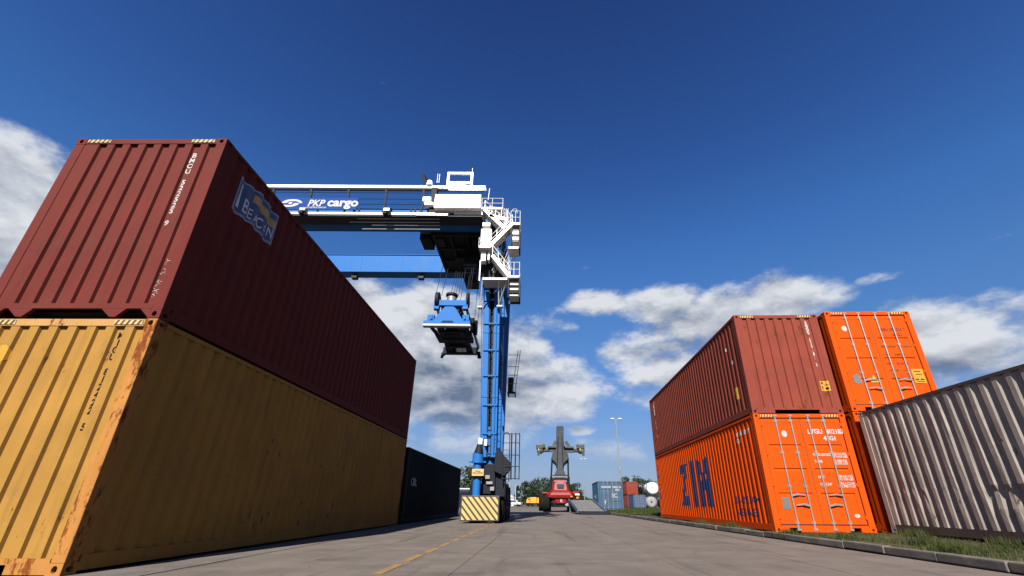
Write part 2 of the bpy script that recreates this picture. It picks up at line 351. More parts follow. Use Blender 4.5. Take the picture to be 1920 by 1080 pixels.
# ------------------------------------------------------------------ shipping containers
CW = 2.438
def casting(mb, x, y, z, cx, cy, cz):
    """corner casting whose outer corner is (x,y,z); cx,cy,cz = direction inwards; holes in the end and side faces"""
    lx, ly, lz = 0.162, 0.178, 0.118
    def holed(fn, a, b, hw, hh):
        n = 12; ring = [(a / 2 + hw * math.cos(k * 2 * math.pi / n + .26), b / 2 + hh * math.sin(k * 2 * math.pi / n + .26)) for k in range(n)]
        rc = []
        for (u, w) in ring:
            du, dw = u - a / 2, w - b / 2; s = min((a / 2) / max(1e-6, abs(du)), (b / 2) / max(1e-6, abs(dw))); rc.append((a / 2 + du * s, b / 2 + dw * s))
        v = [fn(u, w, 0) for u, w in rc] + [fn(u, w, 0) for u, w in ring] + [fn(u, w, 0.05) for u, w in ring]
        f = [(k, (k + 1) % n, n + (k + 1) % n, n + k) for k in range(n)] + [(n + k, n + (k + 1) % n, 2 * n + (k + 1) % n, 2 * n + k) for k in range(n)]
        mb.add(v, f, 0); mb.add([fn(u, w, 0.05) for u, w in ring], [tuple(range(n))], 1)
        # the corners the radial ring leaves out
        for (cu, cw) in ((0, 0), (a, 0), (a, b), (0, b)):
            near = sorted(range(n), key=lambda k: (rc[k][0] - cu) ** 2 + (rc[k][1] - cw) ** 2)
            same = [rc[k] for k in near[:2]]
            mb.add([fn(cu, cw, 0), fn(*same[0], 0), fn(*same[1], 0)], [(0, 1, 2)], 0)
    holed(lambda u, w, d: (x + cx * u, y + cy * d, z + cz * w), lx, lz, 0.032, 0.030 + 0.008)
    holed(lambda u, w, d: (x + cx * d, y + cy * u, z + cz * w), ly, lz, 0.042, 0.030)
    X, Y, Z = x + cx * lx, y + cy * ly, z + cz * lz
    mb.add([(x, y, Z), (X, y, Z), (X, Y, Z), (x, Y, Z)], [(0, 1, 2, 3)]); mb.add([(x, y, z), (X, y, z), (X, Y, z), (x, Y, z)], [(0, 1, 2, 3)])
    mb.add([(X, y, z), (X, Y, z), (X, Y, Z), (X, y, Z)], [(0, 1, 2, 3)]); mb.add([(x, Y, z), (X, Y, z), (X, Y, Z), (x, Y, Z)], [(0, 1, 2, 3)])

def hazard(c, H, x0, x1, lean=1, mats=('hazard_y', 'hazard_b')):
    v, f, mi = [], [], []
    n = 5; w = (x1 - x0) / n
    hz = MB(); hz.box(x0, x1, -0.004, 0.002, H - 0.085, H - 0.025, 0)
    for k in range(n):
        a = x0 + k * w + w * 0.12; b = a + w * 0.42; s = lean * w * 0.35
        a2 = max(x0, min(x1, a + s)); b2 = max(x0, min(x1, b + s))
        hz.add([(a, -0.006, H - 0.085), (b, -0.006, H - 0.085), (b2, -0.006, H - 0.025), (a2, -0.006, H - 0.025)], [(0, 1, 2, 3)], 1)
    hz.build('hazard_marking', list(mats), c)

def container(name, label, loc, rz, L, H, mt, post=None, front='panel', back='panel', group=None, raised=False, hz=True, side_pitch=0.278, cast=True, end_pitch=0.262, rail=None, flat=0.30, header=None):
    c = thing(name, label, 'shipping container', loc, rz, group); post = post or mt; rail = rail or post; header = header or post
    w = CW
    pm = {}
    for sx_ in (0, 1):
        for sy_ in (0, 1):
            x0 = 0.002 if sx_ == 0 else w - 0.152; y0 = 0.002 if sy_ == 0 else L - 0.152
            MB().box(x0, x0 + 0.15, y0, y0 + 0.15, 0.118, H - 0.118).build('corner_post', post, c, bevel=0.006)
            for sz_ in (0, 1):
                mb = MB(); casting(mb, sx_ * w, sy_ * L, sz_ * H, 1 - 2 * sx_, 1 - 2 * sy_, 1 - 2 * sz_)
                if cast: mb.build('corner_casting', [post, 'hollow'], c)
    for sx_ in (0, 1):
        x0 = 0.0 if sx_ == 0 else w - 0.06
        MB().box(x0, x0 + 0.06, 0.178, L - 0.178, H - 0.068, H - 0.008).build('top_rail', rail, c)
        x0 = 0.003 if sx_ == 0 else w - 0.053
        MB().box(x0, x0 + 0.05, 0.178, L - 0.178, 0.03, 0.185).build('bottom_rail', rail, c)
        pr = corr(0.152, L - 0.152, side_pitch, 0.036, flat, 0.22); xo = 0.010 if sx_ == 0 else w - 0.010; s = 1 if sx_ == 0 else -1
        mb = MB(); mb.sheet([[(xo + s * d, t, z) for t, d in pr] for z in (0.185, H - 0.068)])
        mb.build('side_panel', mt, c)
    pr = corr(0.152, L - 0.152, 0.42, 0.02, 0.4, 0.1)
    MB().sheet([[(x, t, H - 0.012 - d) for t, d in pr] for x in (0.06, w - 0.06)]).build('roof_panel', mt, c)
    MB().box(0.055, w - 0.055, 0.19, L - 0.19, 0.13, 0.16).build('floor', 'hollow', c)
    for end in (0, 1):
        kind = (front, back)[end]
        Y = (lambda y: y) if end == 0 else (lambda y: L - y)
        def bx(mb, x0, x1, y0, y1, z0, z1, m=0): return mb.box(x0, x1, min(Y(y0), Y(y1)), max(Y(y0), Y(y1)), z0, z1, m)
        bx(MB(), 0.162, w - 0.162, 0.004, 0.07, H - 0.105, H - 0.006).build('header', header, c, bevel=0.004)
        if kind == 'panel':
            if raised and end == 0:
                mb = MB(); bx(mb, 0.152, w - 0.152, 0.004, 0.06, 0.135, 0.21); sill = mb.build('sill', post, c)
                for xc in (0.52, 1.78):
                    g = MB(); g.prism([(xc - .17, .135), (xc + .17, .135), (xc + .06, .015), (xc - .02, .015)], lambda u, v_, t: (u, 0.006 + 0.05 * t, v_)); g.build('gusset', post, c)
                for xc, s_ in ((0.162, 1), (w - 0.162, -1)):
                    g = MB(); g.prism([(xc, .135), (xc + s_ * .14, .135), (xc, .01)], lambda u, v_, t: (u, 0.006 + 0.05 * t, v_)); g.build('gusset', post, c)
                zb = 0.21
            else:
                mb = MB(); bx(mb, 0.162, 0.62, 0.004, 0.06, 0.01, 0.16); bx(mb, w - 0.62, w - 0.162, 0.004, 0.06, 0.01, 0.16); bx(mb, 0.62, w - 0.62, 0.004, 0.06, 0.10, 0.16)
                mb.build('sill', post, c); zb = 0.16
            pr = corr(0.152, w - 0.152, end_pitch, 0.040, 0.46, 0.055, first=(0.322 if end_pitch < .26 else None))
            mb = MB(); mb.sheet([[(t, Y(0.012 + d), z) for t, d in pr] for z in (zb, H - 0.105)]); mb.build('end_panel', mt, c)
            if end == 0: c['_x'] = 0; pm['end'] = pr
        else:
            mb = MB(); bx(mb, 0.162, 0.36, 0.004, 0.06, 0.01, 0.16); bx(mb, 0.62, w - 0.62, 0.004, 0.06, 0.01, 0.16); bx(mb, w - 0.36, w - 0.162, 0.004, 0.06, 0.01, 0.16); bx(mb, 0.36, 0.62, 0.004, 0.06, 0.11, 0.16); bx(mb, w - 0.62, w - 0.36, 0.004, 0.06, 0.11, 0.16)
            mb.build('sill', post, c)
            zb, zt = 0.19, H - 0.135
            for s_ in (0, 1):
                x0, x1 = (0.175, w / 2 - 0.008) if s_ == 0 else (w / 2 + 0.008, w - 0.175)
                mb = MB()
                b_ = 0.10
                bx(mb, x0, x1, 0.030, 0.08, zb, zb + b_); bx(mb, x0, x1, 0.030, 0.08, zt - b_, zt)
                bx(mb, x0, x0 + b_, 0.030, 0.08, zb + b_, zt - b_); bx(mb, x1 - b_, x1, 0.030, 0.08, zb + b_, zt - b_)
                span = (zt - zb - 2 * b_); rows = []; zz = zb + b_
                secs = 4; prz = [(zz, 0)]
                for k in range(1, secs):
                    zc = zz + span * k / secs; prz += [(zc - 0.045, 0), (zc - 0.02, 0.024), (zc + 0.02, 0.024), (zc + 0.028, 0)]
                prz.append((zz + span, 0))
                mb.sheet([[(x, Y(0.036 + d), z) for z, d in prz] for x in (x0 + b_, x1 - b_)])
                door = mb.build('door', mt, c)
                g = MB()
                bx(g, x0 - 0.012, x1 + 0.006, 0.036, 0.06, zb - 0.018, zb - 0.002); bx(g, x0 - 0.012, x1 + 0.006, 0.036, 0.06, zt + 0.002, zt + 0.02)
                xe = x1 + 0.001 if s_ == 0 else x0 - 0.007
                bx(g, xe, xe + 0.006, 0.034, 0.06, zb, zt); xe = x0 - 0.012 if s_ == 0 else x1 + 0.002
                bx(g, xe, xe + 0.01, 0.036, 0.06, zb, zt)
                g.build('gasket', 'gasket', door)
                bars = (x0 + 0.40, x0 + 0.80) if s_ == 0 else (x0 + 0.22, x0 + 0.62)
                for k, xb in enumerate(bars):
                    bar = MB(); bar.tube((xb, Y(0.008), 0.06), (xb, Y(0.008), H - 0.045), 0.018, 8)
                    for zz in (zb + 0.03, zb + (zt - zb) * 0.34, zb + (zt - zb) * 0.66, zt - 0.05): bx(bar, xb - 0.04, xb + 0.04, 0.012, 0.032, zz - 0.035, zz + 0.035)
                    bx(bar, xb - 0.045, xb + 0.045, -0.012, 0.012, 0.045, 0.095); bx(bar, xb - 0.045, xb + 0.045, -0.012, 0.012, H - 0.075, H - 0.03)
                    bar.build('locking_bar', 'galv', door, smooth=True)
                    inner = (k == 1) if s_ == 0 else (k == 0); zh = (0.62 if inner else 0.86) if H > 2.7 else 0.9
                    dirn = (-1 if inner else 1) if s_ == 0 else (1 if inner else -1)
                    h = MB(); h.beam((xb, Y(-0.012), zh - 0.02), (xb + dirn * 0.17, Y(-0.02), zh + 0.02), 0.012, 0.045); h.beam((xb + dirn * 0.17, Y(-0.02), zh + 0.02), (xb + dirn * 0.34, Y(-0.012), zh), 0.010, 0.028)
                    h.build('handle', 'galv', door)
                for k in range(4):
                    zz = zb + (zt - zb) * (0.06 + k * 0.293); hx = x0 - 0.05 if s_ == 0 else x1 - 0.02
                    hg = MB(); bx(hg, hx, hx + 0.075, 0.008, 0.034, zz - 0.04, zz + 0.04); hg.build('hinge', post, door)
        if hz and end == 0:
            hazard(c, H, 0.19, 0.56, 1); hazard(c, H, w - 0.56, w - 0.19, 1)
    return c, pm

def end_decal(c, name, vf, mt, pr, off=0.012, lift=0.004):
    br = [t for t, d in pr] if pr else None
    return decal(name, vf, (lambda u, v_: (u, off + interp(pr, u) - lift, v_)) if pr else (lambda u, v_: (u, off - lift, v_)), mt, c, br)
def side_decal(c, name, vf, mt, L, side, pitch=0.278, flat=0.30):
    """side 'left': u runs towards the near end (u = distance from the far end); side 'right': u runs away from the near end"""
    pr = corr(0.152, L - 0.152, pitch, 0.036, flat, 0.22)
    if side == 'left':
        return decal(name, vf, lambda u, v_: (0.010 + interp(pr, L - u) - 0.004, L - u, v_), mt, c, [L - t for t, d in pr])
    return decal(name, vf, lambda u, v_: (CW - 0.010 - interp(pr, u) + 0.004, u, v_), mt, c, [t for t, d in pr])

# ================================================================== SETTING
gr = MB(); gr.add([(-900, -300, -0.03), (900, -300, -0.03), (900, 1500, -0.03), (-900, 1500, -0.03)], [(0, 1, 2, 3)]); struct(gr.build('ground', 'yard'))
road = thing('road', '', ''); del road['label']; del road['category']; struct(road)
sl_me = {}
xs = [-5.05, -3.1, -1.02, 1.72, 3.6, 5.52]
sub = MB(); sub.box(-5.2, 5.52, -6.0, 78, -0.028, -0.012); o = sub.build('road_bed', 'joint', road)
def slab_mesh(w, l):
    key = (round(w, 3), round(l, 3))
    if key not in sl_me:
        b = MB(); b.box(-w / 2 + 0.0035, w / 2 - 0.0035, -l / 2 + 0.0035, l / 2 - 0.0035, -0.011, 0.0); sl_me[key] = b.mesh('road_slab', 'road')
    return sl_me[key]
yaw_l = -0.020
for i in range(5):
    w = xs[i + 1] - xs[i]; off = (0.0, 1.7, 0.6, 2.3, 1.1)[i]
    for j in range(11):
        l = 7.4; yc = -4.2 + off + j * l
        o = bpy.data.objects.new('road_slab', slab_mesh(w, l)); COL.objects.link(o); o.parent = road
        o.location = ((xs[i] + xs[i + 1]) / 2, yc, random.uniform(-0.0015, 0.001))
road.rotation_euler = (0, 0, yaw_l)
strip = MB(); strip.box(-4.80, -4.25, -6, 60, 0.001, 0.006); o = strip.build('concrete_gutter', 'strip', road)
mk = thing('road_marking', '', ''); del mk['label']; del mk['category']; struct(mk); mk.rotation_euler = (0, 0, yaw_l)
dm = None
Y0 = 1.0
while Y0 < 18.5:
    if dm is None:
        b = MB(); b.box(-0.055, 0.055, 0, 0.80, 0.002, 0.005); dm = b.mesh('line_dash', 'line')
    o = bpy.data.objects.new('line_dash', dm); COL.objects.link(o); o.parent = mk; o.location = (-1.83 + random.uniform(-.01, .01), Y0, 0); o.scale = (random.uniform(.9, 1.1), random.uniform(.9, 1.1), 1)
    Y0 += 1.16

# verge and kerb
KX = 5.62
vg = MB()
rows = []
def vz(x, y): return 0.095 + 0.02 * math.sin(x * 1.7 + y * .9) + 0.012 * math.sin(y * 2.9 + x)
for j in range(70):
    y = -6 + j * 1.15; rows.append([(KX + 0.13 + 0.012 * 0 + (i / 16.0) ** 1.6 * 22, y, vz((i / 16.0) ** 1.6 * 22, y) - (0.02 if i == 0 else 0)) for i in range(17)])
vg.sheet(rows); v = vg.build('verge', 'soil'); struct(v)
kb = thing('kerb', '', ''); del kb['label']; del kb['category']; struct(kb)
b = MB(); b.box(-0.075, 0.075, 0.004, 0.992, -0.06, 0.0); kme = b.mesh('kerb_stone', 'kerb')
for k in range(64):
    y = -3 + k * 1.0
    o = bpy.data.objects.new('kerb_stone', kme); COL.objects.link(o); o.parent = kb; o.location = (KX + 0.075 + random.uniform(-.008, .008), y, 0.128 + random.uniform(-.006, .006))
    o.scale = (1, 1, 1.9); o.rotation_euler = (random.uniform(-.007, .007), random.uniform(-.03, .03), random.uniform(-.012, .012))
    if k < 30 and True:
        md = o.modifiers.new('bevel', 'BEVEL'); md.width = 0.009; md.segments = 2
fl = MB(); fl.add([(5.9, 30, 0.128), (60, 30, 0.128), (60, 74, 0.128), (5.9, 74, 0.128)], [(0, 1, 2, 3)]); struct(fl.build('lawn', 'lawn'))

def grass(name, n, area, hmin, hmax, mt, hfn=vz, wd=0.006, seed=1):
    rnd = random.Random(seed); V = []; Fc = []
    for k in range(n):
        x, y = area(rnd)
        if x is None: continue
        z = hfn(x - KX - .13, y) - 0.01; h = rnd.uniform(hmin, hmax); a = rnd.uniform(0, 6.28); ln = rnd.uniform(0, .5) * h; w = wd * rnd.uniform(.6, 1.4)
        cx, sy_ = math.cos(a), math.sin(a); b = rnd.uniform(0, 6.28)
        o = len(V); V += [(x - w * cx, y - w * sy_, z), (x + w * cx, y + w * sy_, z), (x + ln * math.cos(b), y + ln * math.sin(b), z + h)]; Fc.append((o, o + 1, o + 2))
    me = bpy.data.meshes.new(name); me.from_pydata(V, [], Fc); me.materials.append(M[mt]); o = bpy.data.objects.new(name, me); COL.objects.link(o); o['kind'] = 'stuff'; return o
def a1(r):
    y = 3.0 + 21 * r.random() ** 1.6; x = KX + 0.17 + r.random() ** 1.1 * (2.75 if y < 12 else 0.32)
    if math.sin(x * 6.1 + 1.3 * math.sin(y * 2)) + math.sin(y * 4.3 + x * 2) < -0.45: return None, None
    if x > 5.96 and y > 12.3: x = KX + 0.17 + r.random() * 0.2
    return x, y
def a3(r): return 8.42 + 0.0 * r.random() + r.random() * 0.1 * (1 if r.random() < 2 else 0), 4 + 8 * r.random()
tag(grass('grass', 42000, a1, 0.02, 0.085, 'grassb'), 'short green grass on the verge between kerb and grey container', 'grass')
tag(grass('dry_grass', 16000, a1, 0.015, 0.055, 'dryb', seed=5), 'pale dry stalks among the green verge grass', 'grass')
def a4(r):
    c = r.choice(((6.0, 7.2), (7.6, 6.2), (8.1, 7.0), (8.2, 8.6), (7.9, 5.6), (6.3, 9.9), (8.25, 10.6), (5.85, 11.2), (5.9, 14.5), (5.88, 17.0), (7.2, 5.3), (6.6, 8.3)))
    return c[0] + r.gauss(0, .10), c[1] + r.gauss(0, .16)
tag(grass('weeds', 3600, a4, 0.07, 0.20, 'grassb', wd=0.008, seed=8), 'taller green weed tufts standing in the verge by the grey container', 'weeds')
def a2(r): return 6.0 + 26 * r.random(), 30.5 + 42 * r.random() ** 1.3
tag(grass('far_grass', 42000, a2, 0.06, 0.2, 'grassb', hfn=lambda x, y: 0.12, wd=0.03, seed=3), 'long grass behind the orange container around the blue one', 'grass')

# ================================================================== CONTAINERS, left stack
LX, LY, LR = -4.946, 5.378, -0.0112
def lorg(z, dy=0): # origin = front left bottom corner; right face passes through (LX, LY)
    c_, s_ = math.cos(LR), math.sin(LR); return (LX - CW * c_ - dy * s_, LY - CW * s_ + dy * c_, z)
yc, pm = container('yellow_container', 'ochre yellow container with rusty corner post, bottom of the tall left stack', lorg(0), LR, 12.192, 2.925, 'yellow', post='yellow_rust', rail='yellow', header='yellow_worn', end_pitch=0.253, flat=0.36)
PE = pm['end']
tx = shift(text_vf('M\nI\nG\nU\n \n8\n1\n2\n4\n2\n2\n \n5'.replace('\n \n', '\n\n'), 0.12, 0.003, 'CENTER', linesp=0.81, sx=0.85), 1.985, 2.66)
end_decal(yc, 'lettering', tx, 'black_print', PE)
end_decal(yc, 'lettering', shift(text_vf('4\'3\'6', 0.09, 0.003), 0.42, 2.26), 'black_print', PE)
end_decal(yc, 'round_sticker', ellipse(0.56, 2.43, 0.10, 0.13), 'sticker', PE)
sc = random.Random(21); vv = []; ff = []
for k in range(46):
    x = sc.choice((3.2, 3.5, 5.2, 6.6, 7.0, 8.8, 9.4, 10.6)) + sc.uniform(-.35, .35); z = sc.choice((.35, .45, .6, 1.5, 1.6)) + sc.uniform(-.15, .15); w_, h_ = sc.uniform(.01, .04), sc.uniform(.03, .16); o_ = len(vv)
    vv += [(x, z), (x + w_, z + h_ * .3), (x + w_ * .6, z + h_), (x - w_ * .3, z + h_ * .7)]; ff.append((o_, o_ + 1, o_ + 2, o_ + 3))
side_decal(yc, 'paint_scuffs', (vv, ff), 'joint', 12.192, 'right', flat=.36)['kind'] = 'stuff'
rc, pm = container('brown_container', 'dark red brown container with pale flag logo, top of the tall left stack', lorg(2.937), LR, 12.192, 3.135, 'red', raised=True, end_pitch=0.253, flat=0.36)
PE = pm['end']
tx = shift(text_vf('B\nM\nO\nU\n\n5\n2\n2\n5\n2\n5\n\n9', 0.125, 0.003, 'CENTER', linesp=0.86, sx=1.0), 1.965, 2.78)
end_decal(rc, 'lettering', tx, 'white_print', PE)
# scratched chalk marks low on the right of the end wall
sc = random.Random(4); vv = []; ff = []
for k in range(34):
    x = 2.16 + sc.random() * .1; z = .3 + sc.random() * .62; a = sc.uniform(-1, 1); l = sc.uniform(.02, .06); o_ = len(vv)
    vv += [(x, z), (x + l * math.cos(a), z + l * math.sin(a)), (x + l * math.cos(a), z + l * math.sin(a) + .005), (x, z + .005)]; ff.append((o_, o_ + 1, o_ + 2, o_ + 3))
end_decal(rc, 'chalk_marks', (vv, ff), 'white_print', PE)['kind'] = 'stuff'
# flag logo on the long side (local y 0.55..1.66, z 2.23..2.84)
def wav(u): return 0.05 * math.sin(u * 7.0)
def flag(u0, u1, lo, hi, n=14):
    v = [(u0 + (u1 - u0) * k / n, lo(u0 + (u1 - u0) * k / n)) for k in range(n + 1)] + [(u0 + (u1 - u0) * k / n, hi(u0 + (u1 - u0) * k / n)) for k in range(n + 1)]
    return v, [(k, k + 1, n + 2 + k, n + 1 + k) for k in range(n)]
M['logo_white'] = mat('logo_white', (0.62, 0.62, 0.66), 0.6)
M['logo_navy'] = mat('logo_navy', (0.035, 0.06, 0.13), 0.5); M['logo_sand'] = mat('logo_sand', (0.42, 0.24, 0.06), 0.5); M['logo_pale'] = mat('logo_pale', (0.22, 0.23, 0.32), 0.5)
side_decal(rc, 'logo_border', flag(0.54, 1.70, lambda u: 2.20 - 0.01 + wav(u) * .5, lambda u: 2.86 + wav(u) * .8), 'logo_pale', 12.192, 'right', flat=.36)
def lift(o, d):
    for v_ in o.data.vertices: v_.co.x += d
    return o
lift(side_decal(rc, 'logo_panel', flag(0.57, 1.67, lambda u: 2.235 + wav(u) * .5, lambda u: 2.825 + wav(u) * .8), 'logo_navy', 12.192, 'right', flat=.36), .002)
lift(side_decal(rc, 'logo_sand_band', flag(0.98, 1.67, lambda u: 2.60 + wav(u) * .7 - .10 * (u - .98), lambda u: 2.76 + wav(u) * .7 - .10 * (u - .98)), 'logo_sand', 12.192, 'right', flat=.36), .004)
lift(side_decal(rc, 'logo_lighthouse', ([(0.60, 2.29), (0.70, 2.29), (0.665, 2.66), (0.68, 2.68), (0.65, 2.76), (0.62, 2.68), (0.635, 2.66)], [(0, 1, 2, 3, 4, 5, 6)]), 'logo_white', 12.192, 'right', flat=.36), .004)
bt = join(shift(text_vf('B', 0.38, 0.0, sx=.72), 0.74, 2.275), shift(text_vf('E', 0.29, 0.0, sx=.72), 0.93, 2.28), shift(text_vf('A', 0.22, 0.0, sx=.75), 1.065, 2.285), shift(text_vf('C', 0.29, 0.002, sx=.68), 1.185, 2.285), shift(text_vf('O', 0.20, 0.002, sx=.62), 1.375, 2.29), shift(text_vf('N', 0.29, 0.002, sx=.62), 1.515, 2.285))
lift(side_decal(rc, 'lettering', bt, 'logo_white', 12.192, 'right', flat=.36), .006)

dc, pm = container('dark_container', 'nearly black container standing low behind the tall left stack', (-4.83 - CW, 18.2, 0), -0.02, 12.192, 2.72, 'dark', hz=False)
side_decal(dc, 'lettering', shift(text_vf('CMR', 0.42, 0.01), 0.75, 1.35), 'white_print', 12.192, 'right')

# right stack
RX, RY, RYAW = 6.015, 12.145, -0.0358
oc, pm = container('orange_container', 'orange container with big blue letters on its side, bottom front of right stack', (RX, RY, 0.10), RYAW, 12.192, 2.885, 'orange', front='door')
L = 12.192
def lside(c, nm, vf, mt, **k): return side_decal(c, nm, vf, mt, L, 'left', **k)
# u = L - along
zi = join(shift(text_vf('Z', 2.02, 0.09, sx=.78), L - 7.95, 0.66), shift(text_vf('I', 2.02, 0.14, sx=.9), L - 6.35, 0.66), shift(text_vf('M', 2.02, 0.12, sx=.78), L - 5.55, 0.66))
lside(oc, 'lettering', zi, 'navy_print')
lside(oc, 'lettering', shift(text_vf('LYGU 402187\n45G1', 0.17, 0.004, linesp=1.1), L - 1.45, 2.45), 'white_print')
lside(oc, 'lettering', shift(text_vf('ZIM-LINE.COM\nINTEGRATED', 0.26, 0.003, linesp=1.25), L - 2.35, 0.66), 'navy_print')
lside(oc, 'lettering', shift(text_vf('G\nA\nG\nE', 0.36, 0.01, 'CENTER', linesp=1.25), L - 11.84, 2.2), 'navy_print')
end_decal(oc, 'lettering', shift(text_vf('LYGU  402187 8', 0.17, 0.006, sx=.92), 1.36, 2.36), 'white_print', None, .028, .002)
end_decal(oc, 'lettering', shift(text_vf('45G1', 0.15, 0.006), 1.74, 2.19), 'white_print', None, .028, .002)
for (tl, tr, z) in (('MAX.GROSS', '32.500 KG\n71.650 LBS', 1.80), ('TARE', '3.880 KG\n8.550 LBS', 1.63), ('NET', '28.620 KG\n63.100 LBS', 1.25), ('CU.CAP', '76.4 CU.M\n2.700 CU.F', 1.08)):
    end_decal(oc, 'lettering', shift(text_vf(tl, 0.085, 0.003), 1.36, z), 'white_print', None, .028, .002)
    end_decal(oc, 'lettering', shift(text_vf(tr, 0.078, 0.003, linesp=.85), 1.88, z + .02), 'white_print', None, .028, .002)
end_decal(oc, 'round_sticker', ellipse(0.74, 2.36, 0.075, 0.085), 'white_print', None, .034, .004)
end_decal(oc, 'round_sticker', ellipse(2.08, 0.38, 0.07, 0.045), 'white_print', None, .028, .002)
end_decal(oc, 'data_plate', rect(0.32, 0.52, 0.50, 0.80), 'plate', None, .028, .002)

uc, pm = container('faded_red_container', 'faded red container on top of the orange container with blue letters', (RX, RY, 2.992), RYAW, 12.192, 2.91, 'red_old', raised=False)
PE = pm['end']
end_decal(uc, 'lettering', shift(text_vf('B\nM\nO\nU\n\n5\n3\n9\n1\n8\n1\n\n3', 0.135, 0.007, 'CENTER', linesp=0.80, sx=.95), 2.08, 2.62), 'white_print', PE)
for bx_ in (rect(2.02, .62, 2.27, .90),):
    end_decal(uc, 'yellow_label', bx_, 'sticker', PE)
    lb = join(rect(2.05, .81, 2.12, .87), rect(2.16, .66, 2.23, .72), rect(2.05, .66, 2.10, .76), rect(2.15, .78, 2.24, .80))
    end_decal(uc, 'label_print', lb, 'black_print', PE, lift=.006)
lside(uc, 'yellow_label', rect(L - .86, .55, L - .60, .90), 'sticker')
lside(uc, 'lettering', shift(text_vf('B\nM\nO\nU\n\n5\n3\n9\n1\n8\n1', 0.24, 0.014, 'CENTER', linesp=.78, sx=.95), L - 11.25, 2.52), 'white_print')
lside(uc, 'small_mark', join(rect(L - 1.05, 2.1, L - .98, 2.2), rect(L - .75, 1.6, L - .68, 1.72)), 'white_print')

c2, pm = container('upper_orange_container', 'orange container with yellow label and warning triangle, top beside the faded red one', (8.60, 11.92, 3.03), RYAW, 12.192, 2.90, 'orange', front='door', end_pitch=.262)
end_decal(c2, 'lettering', shift(text_vf('GESU 591324 7', 0.13, 0.001, sx=.9), 1.42, 2.30), 'gasket', None, .028, .002)
end_decal(c2, 'lettering', shift(text_vf('45G1', 0.12, 0.001), 1.78, 2.14), 'gasket', None, .028, .002)
for (tl, tr, z) in (('MAX.GROSS', '32.500 KG', 1.80), ('TARE', '3.880 KG', 1.56), ('NET', '28.620 KG', 1.30), ('CU.CAP', '76.4 CU.M', 1.1)):
    end_decal(c2, 'lettering', shift(text_vf(tl + '      ' + tr, 0.075, 0.001), 1.34, z), 'gasket', None, .028, .002)
end_decal(c2, 'round_sticker', ellipse(0.47, 2.38, 0.075, 0.085), 'white_print', None, .034, .004)
end_decal(c2, 'data_plate', ellipse(0.40, 0.88, 0.11, 0.15), 'plate', None, .028, .002)
tr_ = MB(); tr_.prism([(0.74, .78), (.98, .78), (.86, 1.0)], lambda u, v_, t: (u, .026 - .004 * t, v_)); tr_.build('warning_triangle', 'sticker', c2)
tr_ = MB(); tr_.prism([(0.785, .80), (.935, .80), (.86, .94)], lambda u, v_, t: (u, .021 - .002 * t, v_)); tr_.build('triangle_centre', 'hazard_y', c2)
end_decal(c2, 'yellow_label', rect(1.93, .76, 2.24, 1.16), 'sticker', None, .026, .004)
end_decal(c2, 'label_print', join(rect(1.99, 1.08, 2.17, 1.10), rect(2.02, 1.0, 2.2, 1.02), rect(1.97, .85, 2.06, .88), rect(2.1, .85, 2.2, .88), rect(1.99, .80, 2.2, .815)), 'black_print', None, .026, .007)
c3, pm = container('lower_orange_container', 'orange container hidden behind the grey one, under the upper orange container', (8.60, 11.92, 0.11), RYAW, 12.192, 2.90, 'orange', front='door', hz=False)
gc, pm = container('grey_container', 'weathered grey container with dented ribs beside the verge at the right edge', (8.55 - 0.0 - 12.0 * 0.047, 11.72 - 12.19, 0.13), -0.047, 12.192, 2.81, 'grey', post='grey', rail='grey_edge', hz=False, flat=0.34)
# the bent pale edge strip along its far corner and dents in the lower ribs
for o in kids(gc):
    if o.name.startswith('side_panel'):
        bm = bmesh.new(); bm.from_mesh(o.data)
        for z in (0.55, 0.85, 0.95, 1.5, 2.2): bmesh.ops.bisect_plane(bm, geom=bm.verts[:] + bm.edges[:] + bm.faces[:], plane_co=(0, 0, z), plane_no=(0, 0, 1))
        rg_ = random.Random(3)
        for v_ in bm.verts:
            if .3 < v_.co.z < 2.5 and v_.co.x < 1:
                d = rg_.uniform(-.006, .006)
                if 5.8 < v_.co.y < 9.3 and abs(v_.co.z - .85) < .06: d += 0.028
                v_.co.x += d; v_.co.y += rg_.uniform(-.008, .008)
        bm.to_mesh(o.data); bm.free()

# far containers
bc, pm = container('blue_container', 'teal blue container with white lettering standing on grass near the lamp post', (6.50, 47, 0.13), -0.036, 6.058, 2.62, 'teal', front='door', hz=False)
for v_ in (shift(text_vf('CRONOS', 0.22, .01), .35, 2.02), shift(text_vf('CRXU 184', .2, .01), 1.45, 2.02), shift(text_vf('22G1', .2, .01), 1.7, 1.78), shift(text_vf('MAX.WT.\nTARE\nPAYLOAD', .13, .006), 1.35, 1.4), shift(text_vf('T', .4, .01), .55, .55)):
    end_decal(bc, 'lettering', v_, 'white_print', None, .028, .004)
side_decal(bc, 'lettering', shift(text_vf('CRONOS', .45, .01), 2.2, 1.1), 'white_print', 6.058, 'left')
for (z, lb) in ((0.0, 'red brown container on the ground next to the tank containers'), (2.6, 'red brown container stacked above another, next to the tank containers')):
    container('distant_red_container', lb, (20.7, 104, z), -0.036, 6.058, 2.58, 'red_old', hz=False, cast=False)
container('distant_blue_container', 'small blue container in front of the far red pair', (19.9, 94.2, 0.0), -0.036, 6.058, 2.35, 'farblue', front='door', hz=False, cast=False)
